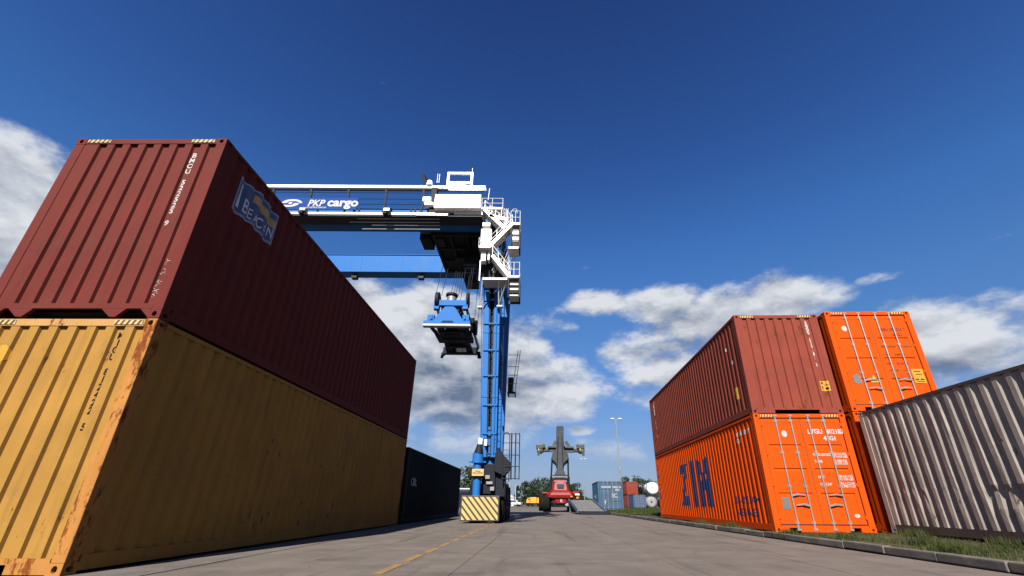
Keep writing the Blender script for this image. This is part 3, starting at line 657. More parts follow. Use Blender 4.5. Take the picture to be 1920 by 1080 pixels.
def tank(loc, label, white):
    t = thing('tank_container', label, 'tank container', loc, -0.10, 'tank containers stacked in the far yard')
    b = MB(); n = 20; prof = [(0.05, 0.0), (0.05, 0.75), (0.2, 1.0), (0.45, 1.15), (5.6, 1.15), (5.85, 1.0), (6.0, .7), (6.0, 0)]
    rows = [[(1.22 + r * math.cos(k * 2 * math.pi / n), y, 1.24 + r * math.sin(k * 2 * math.pi / n)) for k in range(n + 1)] for y, r in prof]
    b.sheet(rows[1:7]); b.add(rows[1][:-1], [tuple(range(n))]); b.build('tank_shell', 'white' if white else 'tank', t, smooth=True)
    f = MB()
    for y in (0.05, 6.0):
        for x in (0.06, 2.38): f.box(x - .05, x + .05, y - .05, y + .05, 0, 2.5)
        for z in (0.06, 2.44): f.box(0.06, 2.38, y - .05, y + .05, z - .05, z + .05)
    for x in (0.06, 2.38): f.box(x - .05, x + .05, 0.05, 6.0, 0.02, 0.12)
    f.build('frame', 'steel_d', t)
    b = MB(); b.tube((1.22, -0.02, 1.3), (1.22, 0.05, 1.3), 0.16, 12); b.build('hatch', 'steel_d', t)
    b = MB()
    for y in (1.5, 3.0, 4.6):
        for k in range(20):
            a0, a1_ = k * 2 * math.pi / 20, (k + 1) * 2 * math.pi / 20
            b.beam((1.22 + 1.16 * math.cos(a0), y, 1.24 + 1.16 * math.sin(a0)), (1.22 + 1.16 * math.cos(a1_), y, 1.24 + 1.16 * math.sin(a1_)), .04, .06)
    b.build('tank_band', 'steel_d', t)
tank((22.9, 95, 2.35), 'white tank container on top of the far tank stack', True)
tank((22.4, 95, -0.2), 'grey tank container on the ground under the white tank', False)
tank((25.4, 95.3, -0.2), 'grey tank container on the ground beside the stacked tanks', False)

# ================================================================== GANTRY CRANE
CR = thing('gantry_crane', 'blue rubber tyred gantry crane straddling the container row', 'gantry crane', (0, 0, 0), 0)
def box_girder(y0, y1, z0, z1, x0=-22.9, x1=-1.38):
    b = MB(); b.box(x0, x1, y0, y1, z0, z1); b.box(x0, x1, y0 - .05, y1 + .05, z1, z1 + .04); b.box(x0, x1, y0 - .05, y1 + .05, z0 - .04, z0)
    g = b.build('girder', 'crane', CR, bevel=.01)
    s = MB(); x = x0 + 1.5
    while x < x1: s.box(x - .02, x + .02, y0 - .012, y0, z0 + .02, z1 - .02); x += 2.6
    s.build('weld_seam', 'crane', g); return g
box_girder(19.2, 19.95, 14.06, 14.9)
rg2 = box_girder(24.6, 25.35, 14.08, 15.28)
for X in (-11.4, -7.15):
    fb = MB(); fb.box(X - .17, X + .17, 24.75, 25.1, 13.72, 13.92); fb.box(X - .05, X + .05, 24.85, 25.0, 13.92, 14.04); fb.build('floodlight', 'steel_d', rg2)
# legs of the lane side (two box columns with a ladder slot in the front one)
def leg(x0t, x1t, x0b, x1b, y0, y1, zb, zt, slot, parent=CR):
    b = MB()
    def col(a0, a1, c0, c1): b.add([(c0, y0, zb), (c1, y0, zb), (c1, y1, zb), (c0, y1, zb), (a0, y0, zt), (a1, y0, zt), (a1, y1, zt), (a0, y1, zt)], [(0, 3, 2, 1), (4, 5, 6, 7), (0, 1, 5, 4), (1, 2, 6, 5), (2, 3, 7, 6), (3, 0, 4, 7)])
    if slot:
        wt, wb = (x1t - x0t), (x1b - x0b)
        col(x0t, x0t + wt * .36, x0b, x0b + wb * .36); col(x1t - wt * .34, x1t, x1b - wb * .34, x1b)
        y0_ = y0; y0 = y0 + .35; col(x0t + wt * .36, x1t - wt * .34, x0b + wb * .36, x1b - wb * .34); y0 = y0_
    else: col(x0t, x1t, x0b, x1b)
    l = b.build('leg', 'crane', parent, bevel=.015)
    if slot:
        d = MB(); wt, wb = (x1t - x0t), (x1b - x0b); n = int((zt - zb) / .32)
        xa = lambda z, f_: (x0b + wb * f_) + ((x0t + wt * f_) - (x0b + wb * f_)) * (z - zb) / (zt - zb)
        d.beam((xa(zb, .40), y0 + .10, zb), (xa(zt, .40), y0 + .10, zt), .05, .05); d.beam((xa(zb, .62), y0 + .10, zb), (xa(zt, .62), y0 + .10, zt), .05, .05)
        for k in range(n):
            z = zb + .15 + k * .32; d.tube((xa(z, .40), y0 + .08, z), (xa(z, .62), y0 + .08, z), .018, 6)
        d.build('leg_ladder', 'steel_d', l)
        r_ = MB(); r_.beam((xa(zb, .5), y0 + .34, zb + .01), (xa(zt, .5), y0 + .34, zt - .01), wb * .2, .02, up=(0, 1, 0)); r_.build('cable_tray', 'crane_d', l)
        for z in (5.0, 8.0, 10.6):
            pl = MB(); pl.beam((xa(z, -.01), y0 - .01, z), (xa(z, .37), y0 - .01, z), .02, .12); pl.beam((xa(z, .65), y0 - .01, z), (xa(z, 1.01), y0 - .01, z), .02, .12); pl.build('splice_plate', 'crane', l)
    return l
leg(-2.55, -1.64, -2.12, -1.49, 19.2, 19.85, 2.45, 13.9, True)
leg(-2.40, -1.40, -2.25, -1.58, 24.6, 25.3, 2.1, 14.0, False)
leg(-22.8, -21.8, -22.7, -21.9, 19.2, 19.85, 2.3, 13.9, False)
leg(-22.8, -21.8, -22.7, -21.9, 24.6, 25.3, 2.3, 14.0, False)
for X in (-1.9, -22.3):
    b = MB(); b.box(X - .42, X + .42, 19.5, 25.0, 1.75, 2.5); b.build('sill_beam', 'crane', CR, bevel=.02)
    b = MB(); b.prism([(19.3, 2.5), (21.0, 2.5), (19.3, 3.7)], lambda u, v_, t: (X - .2 + .4 * t, u, v_)); b.prism([(25.2, 2.5), (23.5, 2.5), (25.2, 3.7)], lambda u, v_, t: (X - .2 + .4 * t, u, v_)); b.build('leg_gusset', 'crane', CR)
    b = MB(); b.box(X - .25, X + .25, 19.86, 24.6, 8.0, 8.5)
    b.build('tie_beam', 'crane', CR)
    for Yc in (20.15, 21.9, 23.1, 24.9):
        for dx in ((-.45, .55) if X > -5 else (-.5, .5)):
            w_ = MB(); w_.tube((X + dx - .22, Yc, .74), (X + dx + .22, Yc, .74), .74, 22); wh = w_.build('wheel', 'rubber', CR, smooth=True, bevel=.04)
            w_ = MB(); w_.tube((X + dx - .235, Yc, .74), (X + dx + .235, Yc, .74), .36, 14); w_.tube((X + dx + .235, Yc, .74), (X + dx + .27, Yc, .74), .14, 10); w_.build('rim', 'crane_d', wh, smooth=True)
    for Yc in (21.0, 24.0):
        b = MB(); b.box(X - .18, X + .18, Yc - 1.3, Yc + 1.3, 1.1, 1.45); b.box(X - .28, X + .28, Yc - .35, Yc + .35, 1.45, 1.76); b.build('bogie', 'crane_d', CR, bevel=.02)
# wheel guard, striped
def guard(x0, x1, y, z0, z1):
    b = MB(); b.box(x0, x1, y, y + .12, z0, z1, 1); b.box(x0, x0 + .1, y + .12, y + .95, z0 + .05, z1, 1); b.box(x1 - .1, x1, y + .12, y + 1.0, z0 + .05, z1, 1)
    g = b.build('wheel_guard', ['hazard_y', 'hazard_b'], CR, bevel=.015)
    w, h = x1 - x0, z1 - z0; p = .235; wd = .138
    bm = bmesh.new(); k = -8
    for k in range(-8, 12):
        u0 = k * p; pts = [(u0, h), (u0 + wd, h), (u0 + wd + h * .86, 0), (u0 + h * .86, 0)]
        vs = [bm.verts.new((a, b_, 0)) for a, b_ in pts]; bm.faces.new(vs)
    for co, no in (((.05, 0, 0), (-1, 0, 0)), ((w - .05, 0, 0), (1, 0, 0)), ((0, .04, 0), (0, -1, 0)), ((0, h - .05, 0), (0, 1, 0))):
        bmesh.ops.bisect_plane(bm, geom=bm.verts[:] + bm.edges[:] + bm.faces[:], plane_co=co, plane_no=no, clear_outer=True)
    vv = {v_: i for i, v_ in enumerate(bm.verts)}; vl = [(v_.co.x, v_.co.y) for v_ in bm.verts]; fl_ = [tuple(vv[a] for a in f_.verts) for f_ in bm.faces]; bm.free()
    decal('warning_stripes', (vl, fl_), lambda u, v_: (x0 + u, y - .004, z0 + v_), 'hazard_y', g)
    return g
guard(-2.80, -1.28, 19.0, .08, .99); guard(-23.2, -21.6, 19.0, .08, .99)
# steering column with motor in front of the leg
b = MB(); b.tube((-2.24, 19.25, .9), (-2.24, 19.25, 2.28), .165, 16); b.tube((-2.24, 19.25, 2.22), (-2.24, 19.25, 2.34), .25, 16); b.tube((-2.24, 19.25, 2.34), (-2.24, 19.25, 2.6), .23, 16)
b.box(-2.6, -1.9, 19.2, 19.4, 2.24, 2.3)
b.build('steering_column', 'crane', CR, smooth=True)
b = MB(); b.tube((-2.22, 19.2, 2.6), (-2.18, 19.2, 2.98), .2, 14, .11); b.build('steering_motor', 'crane_d', CR, smooth=True)
b = MB(); b.tube((-2.17, 19.15, 2.96), (-2.16, 19.15, 3.2), .09, 12); b.box(-1.98, -1.88, 19.0, 19.1, 2.9, 3.14); b.build('signal_lamp', 'white', CR, smooth=True)
b = MB(); b.box(-2.42, -1.95, 18.95, 18.97, 1.72, 1.98); b.box(-2.55, -2.42, 19.0, 19.06, 1.86, 1.9, 1); sg = b.build('notice_board', ['hazard_y', 'steel_d'], CR)
decal('lettering', shift(text_vf('UWAGA\nPRACA DZWIGU', .07, .002, 'CENTER', sx=.78), -2.185, 1.87), lambda u, v_: (u, 18.945, v_), 'black_print', sg)
decal('notice_field', rect(-2.40, 1.74, -1.97, 1.96), lambda u, v_: (u, 18.947, v_), 'sticker', sg) if False else None
# dark machinery around the leg foot
b = MB(); b.prism([(-1.55, 1.9), (-1.12, 1.72), (-.86, 2.0), (-.88, 2.25), (-1.2, 2.55), (-1.36, 2.85), (-1.52, 2.6)], lambda u, v_, t: (u, 19.0 + .5 * t, v_)); b.box(-1.48, -1.08, 19.25, 19.8, .95, 1.9); b.box(-1.98, -1.5, 19.3, 19.75, 1.05, 2.2)
b.build('drive_housing', 'crane_d', CR, bevel=.02)
for q_ in ((-1.9, -1.72, 19.2, 19.3, 1.62, 1.76), (-1.85, -1.6, 19.2, 19.28, 1.42, 1.52), (-1.68, -1.52, 19.15, 19.25, 1.18, 1.32)):
    b = MB(); b.box(*q_); b.build('junction_box', 'galv', CR)
# access ladder with hoops and its outer cage
def hoop_ladder(x0, x1, y, z0, z1, cage=True, mt='steel_d', nm='access_ladder'):
    b = MB()
    for x in (x0, x1): b.tube((x, y, z0), (x, y, z1), .02, 6)
    z = z0 + .1
    while z < z1 - .05: b.tube((x0, y, z), (x1, y, z), .012, 5); z += .28
    pts = [(x0 + (x1 - x0) * (0.5 - .5 * math.cos(a)), y, z1 + .17 * math.sin(a)) for a in [k * math.pi / 8 for k in range(9)]]; b.poly(pts, .02)
    return b.build(nm, mt, CR)
hoop_ladder(-1.20, -.93, 19.0, 1.5, 3.25)
b = MB()
for z in (1.62, 2.08, 2.52, 3.0, 3.36): b.tube((-.86, 18.95, z), (-.52, 18.95, z), .018, 6); b.tube((-.86, 18.95, z), (-.86, 19.6, z), .018, 6); b.tube((-.52, 18.95, z), (-.52, 19.6, z), .014, 6); b.tube((-1.25, 19.0, z), (-.86, 18.95, z), .014, 6)
for x, r in ((-.86, .02), (-.69, .02), (-.53, .012)): b.tube((x, 18.95, 1.6), (x, 18.95, 3.4), r, 6); b.tube((x, 19.6, 1.6), (x, 19.6, 3.4), .012, 6)
b.build('ladder_cage', 'steel_d', CR)
# walkway along the front girder with posts, festoon pipe and thin rails
b = MB(); b.box(-22.7, -2.6, 18.35, 19.14, 13.86, 13.93); b.box(-22.7, -2.6, 18.33, 18.37, 13.84, 14.02); wk = b.build('walkway', 'steel_d', CR)
b = MB(); b.box(-22.7, -5.6, 18.30, 18.326, 13.92, 14.05); b.build('toe_board', 'galv_w', wk)
x = -21.3; pk = 0
while x < -5.0:
    b = MB(); b.beam((x, 18.4, 13.93), (x + .06, 18.4, 15.1), .08, .06, up=(0, 1, 0)); b.beam((x + .06, 18.4, 15.08), (x - .06, 18.48, 15.68), .1, .08, up=(0, 1, 0)); b.build('rail_post', 'crane_d', CR); x += 1.95
b = MB()
for z in (14.35, 14.62, 14.95, 15.35): b.tube((-22.6, 18.4, z), (-5.2, 18.4, z), .014, 6)
b.tube((-22.6, 18.48, 15.58), (-2.6, 18.48, 15.58), .05, 6)
b.build('guard_rail', 'crane_d', CR)
b = MB(); b.box(-22.9, -2.5, 18.38, 18.58, 15.66, 15.84); b.build('festoon_beam', 'white', CR, bevel=.03)
b = MB(); b.tube((-4.4, 18.3, 15.50), (-2.45, 18.3, 15.50), .05, 8); b.build('handrail_pipe', 'white', CR, smooth=True)
b = MB()
for k, (z, xa_) in enumerate(((13.80, -8.9), (13.66, -9.3), (13.55, -8.2), (13.38, -8.7))): b.tube((xa_, 18.5 + .1 * k, z), (-4.75, 18.5 + .1 * k, z), .026, 8)
b.build('conduit', 'galv', CR, smooth=True)
for X, s_ in ((-11.55, 1), (-7.35, 1)):
    b = MB(); b.box(X - .14, X + .16, 18.05, 18.3, 13.98, 14.14); b.box(X - .2, X, 18.1, 18.32, 13.88, 14.0, 1); b.build('walkway_floodlight', ['galv', 'steel_d'], CR)
for X in (-9.1, -8.85, -6.2, -6.0, -5.7): 
    b = MB(); b.box(X - .04, X + .04, 18.34, 18.4, 14.05, 14.35); b.build('cable_clip', 'crane_d', CR)
# company sign on the railing
b = MB(); b.box(-13.4, -8.95, 18.28, 18.33, 14.18, 14.92); sn = b.build('sign_board', 'crane_panel', CR)
pk_ = lambda u, v_: (u + .24, 18.27, v_ - .70)
decal('lettering', shift(text_vf('PKP', .56, .012, shear=.2, sx=.88), -11.72, 15.09), pk_, 'white_print', sn)
decal('lettering', shift(text_vf('cargo', .70, .024, sx=1.0), -10.72, 15.10), pk_, 'white_print', sn)
decal('lettering', shift(text_vf('LOGISTICS GROUP', .12, .003), -11.75, 14.965), pk_, 'white_print', sn)
def swirl(s_):
    p = []
    for k in range(13): a = math.pi * k / 12; p.append((s_ * (-.52 * math.cos(a) + .08), s_ * .24 * math.sin(a)))
    for k in range(11): a = math.pi * (1 - k / 10); p.append((s_ * (-.26 * math.cos(a) + .34 - .16), s_ * (.12 * math.sin(a) + .0)))
    return [(a - 12.6, b_ + 15.27) for a, b_ in p], [tuple(range(len(p)))]
decal('emblem', swirl(1), pk_, 'white_print', sn); decal('emblem', swirl(-1), pk_, 'white_print', sn)
decal('emblem', ellipse(-12.6, 15.27, .17, .13), lambda u, v_: (u + .24, 18.266, v_ - .70), 'crane_panel', sn); decal('emblem', ellipse(-12.6, 15.27, .10, .075), lambda u, v_: (u + .24, 18.262, v_ - .70), 'white_print', sn)
# electrical house and frame at the lane end
b = MB(); b.box(-4.98, -2.66, 18.02, 18.9, 14.15, 14.98); eh = b.build('electrical_house', 'white', CR, bevel=.02)
b = MB(); b.box(-4.9, -2.74, 18.0, 18.02, 14.55, 14.57); b.box(-4.3, -4.27, 18.005, 18.02, 14.2, 14.95); b.box(-3.5, -3.47, 18.005, 18.02, 14.2, 14.95); b.build('door_seam', 'galv', eh)
b = MB(); b.box(-5.62, -5.2, 18.1, 18.5, 14.62, 14.88); b.box(-5.5, -5.05, 18.1, 18.5, 14.4, 14.56); b.build('control_box', 'white', CR, bevel=.02)
b = MB(); b.box(-5.28, -5.0, 18.3, 18.6, 13.93, 15.66); b.build('upright', 'crane_d', CR)
b = MB()
for p_, q_ in (((-4.52, 18.5, 15.84), (-4.52, 18.5, 16.72)), ((-3.27, 18.5, 15.84), (-3.27, 18.5, 16.72)), ((-4.58, 18.5, 16.72), (-3.21, 18.5, 16.72)), ((-4.52, 18.5, 16.1), (-3.27, 18.5, 16.1))): b.beam(p_, q_, .12, .12)
b.box(-4.5, -3.6, 18.44, 18.7, 15.9, 16.06); b.build('roof_frame', 'white', CR, bevel=.02)
b = MB(); b.tube((-5.45, 18.4, 15.84), (-5.45, 18.4, 16.1), .17, 12, .13); b.build('beacon_lamp', 'white', CR, smooth=True)
b = MB(); b.beam((-5.5, 18.5, 15.84), (-5.95, 18.7, 16.75), .24, .18); b.build('exhaust_pipe', 'steel_d', CR)
b = MB(); b.tube((-5.1, 18.5, 16.1), (-5.1, 18.5, 16.7), .012, 5); b.tube((-5.0, 18.5, 16.1), (-5.0, 18.5, 16.68), .012, 5); b.tube((-3.28, 18.5, 16.85), (-3.28, 18.5, 17.1), .01, 5); b.tube((-2.35, 18.5, 15.0), (-2.3, 18.5, 15.75), .012, 5); b.build('antenna', 'galv', CR)
b = MB(); b.box(-4.0, -2.55, 18.3, 18.9, 13.95, 14.12); b.box(-5.9, -4.3, 18.25, 18.35, 13.86, 14.0); b.build('deck_edge', 'galv_w', CR)
# stair flights zig-zagging down the lane side
def stair(p, q_, w=.55, n=9):
    """p, q: (x, z) ends of the flight in front of the leg"""
    st = thing_part = MB(); y = 18.15
    for yy in (y, y + w): st.beam((p[0], yy, p[1]), (q_[0], yy, q_[1]), .05, .17)
    for k in range(n):
        f_ = (k + .5) / n; x_ = p[0] + (q_[0] - p[0]) * f_; z_ = p[1] + (q_[1] - p[1]) * f_; st.box(x_ - .10, x_ + .10, y + .03, y + w - .03, z_ - .015, z_ + .015)
    o = st.build('stair_flight', 'galv_w', CR)
    h = MB()
    for yy in (y, y + w):
        h.tube((p[0], yy, p[1] + .55), (q_[0], yy, q_[1] + .55), .018, 6); h.tube((p[0], yy, p[1] + .3), (q_[0], yy, q_[1] + .3), .012, 5)
        for k in range(4):
            f_ = k / 3; x_ = p[0] + (q_[0] - p[0]) * f_; z_ = p[1] + (q_[1] - p[1]) * f_; h.tube((x_, yy, z_), (x_, yy, z_ + .55), .015, 5)
    h.build('stair_rail', 'galv_w', o)
stair((-2.45, 14.15), (-1.35, 12.95)); stair((-1.05, 13.3), (-2.15, 11.95)); stair((-1.95, 11.5), (-1.10, 10.35)); stair((-2.2, 13.8), (-1.3, 13.55), n=5)
def platform(x0, x1, z, y0=18.1, y1=19.0, rail=.75, ym=.02):
    b = MB(); b.box(x0, x1, y0, y1, z - .05, z + .05); o = b.build('landing', 'galv_w', CR)
    h = MB()
    for zz in (rail, rail * .5):
        h.poly([(x0, y0, z + zz), (x1, y0, z + zz), (x1, y1, z + zz)], .016)
    for x_ in (x0, (x0 + x1) / 2, x1): h.tube((x_, y0, z), (x_, y0, z + rail), .016, 6)
    h.tube((x1, y1, z), (x1, y1, z + rail), .016, 6); h.build('landing_rail', 'galv_w', o); return o
platform(-1.12, -.66, 13.28); platform(-2.62, -2.1, 11.95, rail=.5); platform(-1.16, -.64, 10.34); platform(-2.35, -1.2, 10.22, rail=.02); platform(-2.6, -1.55, 14.2, rail=.6)
b = MB(); b.poly([(-1.45, 18.2, 13.3), (-1.45, 18.2, 13.85), (-1.35, 18.2, 14.0), (-1.22, 18.2, 14.0), (-1.15, 18.2, 13.8), (-1.15, 18.2, 13.3)], .02); b.poly([(-1.1, 18.1, 14.0), (-1.0, 18.1, 14.15), (-.85, 18.1, 14.15), (-.8, 18.1, 13.9)], .015); b.build('hand_loop', 'galv_w', CR)
def cage(x0, x1, z0, z1, panels):
    b = MB()
    for x_ in (x0, x1):
        for y_ in (18.15, 18.95): b.box(x_ - .02, x_ + .02, y_ - .02, y_ + .02, z0, z1)
    k = 0
    z = z0
    while z <= z1 + .01: b.box(x0, x1, 18.13, 18.17, z - .02, z + .02); b.box(x1 - .02, x1 + .02, 18.17, 18.95, z - .02, z + .02); z += (z1 - z0) / 4
    b.box(x0, x1, 18.9, 18.95, z0, z1); o = b.build('cable_reel_cage', 'steel_d', CR)
    for (a, c_, mt) in panels:
        p = MB(); p.box(x0 + .05, x1 - .05, 18.3, 18.8, a, c_); p.build('cage_box', mt, o, bevel=.02)
cage(-1.08, -.66, 11.95, 13.2, [(12.74, 13.12, 'galv_w'), (12.38, 12.68, 'galv_w')]); cage(-1.14, -.62, 9.3, 10.26, [(9.98, 10.2, 'galv'), (9.72, 9.92, 'galv'), (9.34, 9.5, 'galv_w')])
b = MB(); b.box(-1.2, -.7, 18.1, 18.9, 11.86, 11.95); b.build('cage_floor', 'galv_w', CR)
b = MB(); b.box(-2.58, -2.06, 18.3, 18.75, 12.12, 13.1); b.build('electrical_cabinet', 'white', CR, bevel=.03)
for q_ in ((-2.52, -2.28, 18.35, 18.7, 11.3, 11.88), (-2.2, -2.1, 18.35, 18.7, 11.35, 11.85), (-2.55, -2.15, 18.35, 18.7, 13.3, 13.52)):
    b = MB(); b.box(*q_); b.build('equipment_box', 'galv_w', CR, bevel=.02)
b = MB()
for p_, q_ in (((-2.38, 18.3, 10.2), (-2.5, 18.95, 9.2)), ((-1.62, 18.3, 10.2), (-1.62, 18.95, 9.25)), ((-1.22, 18.2, 10.15), (-1.6, 18.95, 9.3)), ((-2.52, 18.3, 10.2), (-2.52, 18.3, 11.3))): b.beam(p_, q_, .05, .05)
b.box(-2.6, -2.4, 18.9, 19.18, 9.12, 9.18); b.box(-1.7, -1.45, 18.9, 19.18, 9.17, 9.23)
b.build('landing_bracket', 'galv_w', CR)
b = MB()
rr = random.Random(9)
for k in range(14):   # lattice of light bracing behind the flights
    x_ = -2.0 + .07 * k; z_ = 10.9 + rr.uniform(0, .3); b.tube((x_, 18.85, z_), (x_ + .35, 18.85, z_ + rr.uniform(.8, 1.6)), .012, 4)
for k in range(8): x_ = -1.95 + .09 * k; b.tube((x_, 18.85, 13.6), (x_, 18.85, 14.75), .014, 4); b.tube((-1.95, 18.85, 13.7 + k * .14), (-1.3, 18.85, 13.7 + k * .14), .011, 4)
b.build('lattice_guard', 'galv_w', CR)
b = MB(); b.box(-2.45, -1.42, 19.0, 19.19, 10.3, 12.0); b.build('leg_shadow_box', 'crane_d', CR)  # dark box standing in for the shadows on the leg behind the stairs
b = MB()
for x_ in (-1.50, -1.36): b.tube((x_, 19.7, 2.7), (x_ - .05, 19.7, 11.8), .018, 6)
for k in range(30): b.tube((-1.50 - .0016 * k, 19.7, 2.85 + k * .3), (-1.36 - .0016 * k, 19.7, 2.85 + k * .3), .014, 5)
b.build('side_ladder', 'steel_d', CR)
b = MB(); b.tube((-2.14, 19.15, 2.7), (-2.5, 19.15, 10.8), .022, 6); b.tube((-1.60, 19.16, 2.6), (-1.74, 19.16, 10.2), .03, 6); b.build('leg_conduit', 'crane', CR)
for z_ in (3.4, 4.6, 5.9, 7.1, 8.4, 9.6):
    b = MB(); b.box(-2.06 - .048 * (z_ - 2.5) * .9, -1.50 - .014 * (z_ - 2.5), 19.14, 19.185, z_ - .03, z_ + .03); b.build('conduit_bracket', 'crane', CR)
# gallery on the rear leg
b = MB(); b.box(-1.42, -.95, 24.6, 25.4, 6.3, 6.45); b.box(-1.40, -1.1, 24.7, 25.2, 6.5, 7.3); o = b.build('rear_gallery', 'steel_d', CR)
h = MB()
for z in (6.9, 7.4, 7.9, 8.6): h.tube((-1.42, 24.6, z), (-.9 - (z - 6.5) * -.05, 24.6, z), .02, 5)
h.tube((-1.15, 24.6, 6.4), (-.85, 24.6, 8.9), .02, 5); h.tube((-.98, 24.6, 6.4), (-.72, 24.6, 8.9), .02, 5); h.build('gallery_rail', 'galv', o)
b = MB(); b.box(-1.3, -1.0, 24.5, 24.6, 6.12, 6.3); b.build('gallery_lamp', 'white', o)
for (y_, z_) in ((19.14, 2.9), (24.55, 2.6)):
    for sx_ in (-2.0, -1.58):
        for k in range(3):
            b = MB(); b.tube((sx_, y_ + .03, z_ + .14 * k), (sx_, y_ + .07, z_ + .14 * k), .03, 6); b.build('bolt', 'steel_d', CR)
# end ties between the girders
for X in (-22.3, -1.9):
    b = MB(); b.box(X - .3, X + .3, 19.96, 24.59, 14.1, 14.7); b.build('end_tie', 'crane', CR)

# trolley
TR = thing('crane_trolley', 'dark hoist trolley slung between the two crane girders near the legs', 'crane trolley')
b = MB(); b.box(-5.55, -2.62, 20.02, 24.5, 14.0, 14.35); b.box(-5.3, -2.8, 20.1, 24.45, 14.35, 15.1); b.build('trolley_frame', 'crane_d', TR, bevel=.03)
b = MB()
for (x0, x1, y0, y1) in ((-5.3, -4.9, 20.4, 21.2), (-3.4, -2.9, 20.6, 21.6), (-4.6, -3.8, 22.4, 23.4)): b.box(x0, x1, y0, y1, 13.82, 13.995)
for y_ in (20.2, 21.6, 23.0, 24.3): b.box(-5.5, -2.66, y_ - .08, y_ + .08, 13.9, 13.997)
for x_ in (-5.4, -4.5, -3.6, -2.75): b.box(x_ - .05, x_ + .05, 20.05, 24.45, 13.86, 13.99)
b.build('cross_beam', 'steel_d', TR)
b = MB(); b.tube((-4.9, 22.2, 15.5), (-3.3, 22.2, 15.5), .38, 16); b.box(-5.1, -3.1, 21.6, 22.8, 15.1, 15.3); b.box(-4.6, -3.4, 23.1, 24.0, 15.1, 15.8); b.build('hoist_drum', 'crane_d', TR, smooth=True)
b = MB(); b.box(-6.22, -5.62, 20.4, 21.6, 13.85, 14.62); cb_ = b.build('service_cabin', 'crane_d', TR, bevel=.03)
b = MB(); b.box(-6.16, -5.68, 20.38, 20.40, 14.15, 14.5); b.build('window', 'galv', cb_)
b = MB(); b.box(-3.98, -3.22, 22.0, 23.6, 12.35, 13.8); dcab = b.build('driver_cabin', 'crane_d', TR, bevel=.04)
b = MB(); b.box(-3.9, -3.3, 21.975, 21.998, 12.72, 13.3); b.box(-3.9, -3.3, 21.975, 21.998, 12.45, 12.55, 0); b.build('window', 'glass', dcab)
b = MB()
for z in (12.6, 12.9, 13.1): b.tube((-3.96, 21.95, z), (-3.24, 21.95, z), .02, 5)
b.build('cabin_rail', 'galv', dcab)
b = MB(); b.box(-3.85, -3.4, 22.3, 22.9, 12.2, 12.35); b.build('cabin_lamp', 'steel_d', dcab)

# spreader with head block, hanging from the trolley by its ropes
SP = thing('container_spreader', 'blue spreader with head block hanging on wire ropes below the crane trolley', 'crane spreader', (-3.98, 19.05, 0.14), 0.012)
b = MB(); b.box(-1.13, 1.05, 0, .34, 8.14, 8.36); b.build('end_beam', 'crane', SP, bevel=.02)
b = MB(); b.box(-1.13, 1.05, -.012, .0, 8.12, 8.18); b.box(-1.16, 1.08, .0, .3, 8.09, 8.135); b.build('beam_lip', 'galv', SP)
b = MB(); b.prism([(-.75, 8.36), (.72, 8.36), (.32, 9.02), (.2, 9.12), (-.2, 9.12), (-.32, 9.0)], lambda u, v_, t: (u, .1 + .35 * t, v_)); b.build('end_tower', 'crane', SP, bevel=.02)
b = MB(); b.prism([(-.3, 8.26), (.28, 8.26), (.22, 8.34), (-.24, 8.34)], lambda u, v_, t: (u, -.02 + .02 * t, v_)); b.build('beam_slot', 'crane_d', SP)
for s_ in (-1, 1):
    b = MB(); b.box(s_ * .82 - .16, s_ * .82 + .16, .05, .5, 8.38, 8.68); b.box(s_ * .78 - .05, s_ * .78 + .05, -.0, .06, 8.42, 8.62); b.build('flipper_motor', 'crane', SP, bevel=.02)
    b = MB(); b.box(s_ * .5 - .13, s_ * .5 + .13, .34, 4.6, 8.22, 8.52); b.build('telescopic_beam', 'crane_d', SP)
b = MB(); b.box(-.95, .95, 4.3, 4.62, 8.14, 8.5)
for y_ in (1.2, 2.3, 3.4): b.box(-.62, .62, y_ - .12, y_ + .12, 8.18, 8.5)
b.box(-.9, .9, 1.6, 2.9, 8.24, 8.48); b.build('cross_frame', 'crane_d', SP)
for s_ in (-1, 1):
    b = MB(); b.beam((s_ * .95, .3, 8.3), (s_ * .72, 1.6, 8.18), .12, .12); b.beam((s_ * .98, 4.5, 8.2), (s_ * 1.08, 4.75, 8.02), .14, .1); b.build('flipper', 'crane_d', SP)
b = MB(); b.box(.95, 1.1, 4.45, 4.75, 7.98, 8.3); b.box(-1.02, -.9, 4.45, 4.7, 8.1, 8.3); b.build('guide_arm', 'crane_d', SP)
# head block
b = MB(); b.box(-.82, .84, .35, .6, 9.28, 9.58); b.box(-.82, -.55, .35, .62, 9.1, 9.28); b.box(.58, .84, .35, .62, 9.1, 9.28); b.build('head_block', 'crane', SP, bevel=.02)
b = MB(); b.box(-.5, .5, .62, 3.0, 8.95, 9.35); b.box(-.42, .42, .5, .7, 9.0, 9.24); b.build('head_block_body', 'crane_d', SP, bevel=.03)
for (x_, y_, r_, w_, zc) in ((-.68, .55, .42, .16, 9.72), (.80, .55, .38, .08, 9.75), (-.62, 2.9, .4, .14, 9.6), (.78, 2.9, .42, .16, 9.35), (1.02, 2.2, .40, .18, 8.95)):
    b = MB(); b.tube((x_ - w_ / 2 , y_, zc - .1), (x_ + w_ / 2, y_, zc - .1), r_, 18); b.build('rope_sheave', 'crane_d', SP, smooth=True)
b = MB(); b.tube((-.05, .75, 9.95), (-.05, .75, 10.05), .30, 16); b.tube((-.05, .75, 9.9), (-.05, .75, 9.95), .2, 14, .28); b.build('cable_basket', 'crane_d', SP, smooth=True)
b = MB(); b.tube((-.05, .75, 9.6), (-.05, .75, 9.88), .24, 12); b.build('power_unit', 'galv', SP, smooth=True)
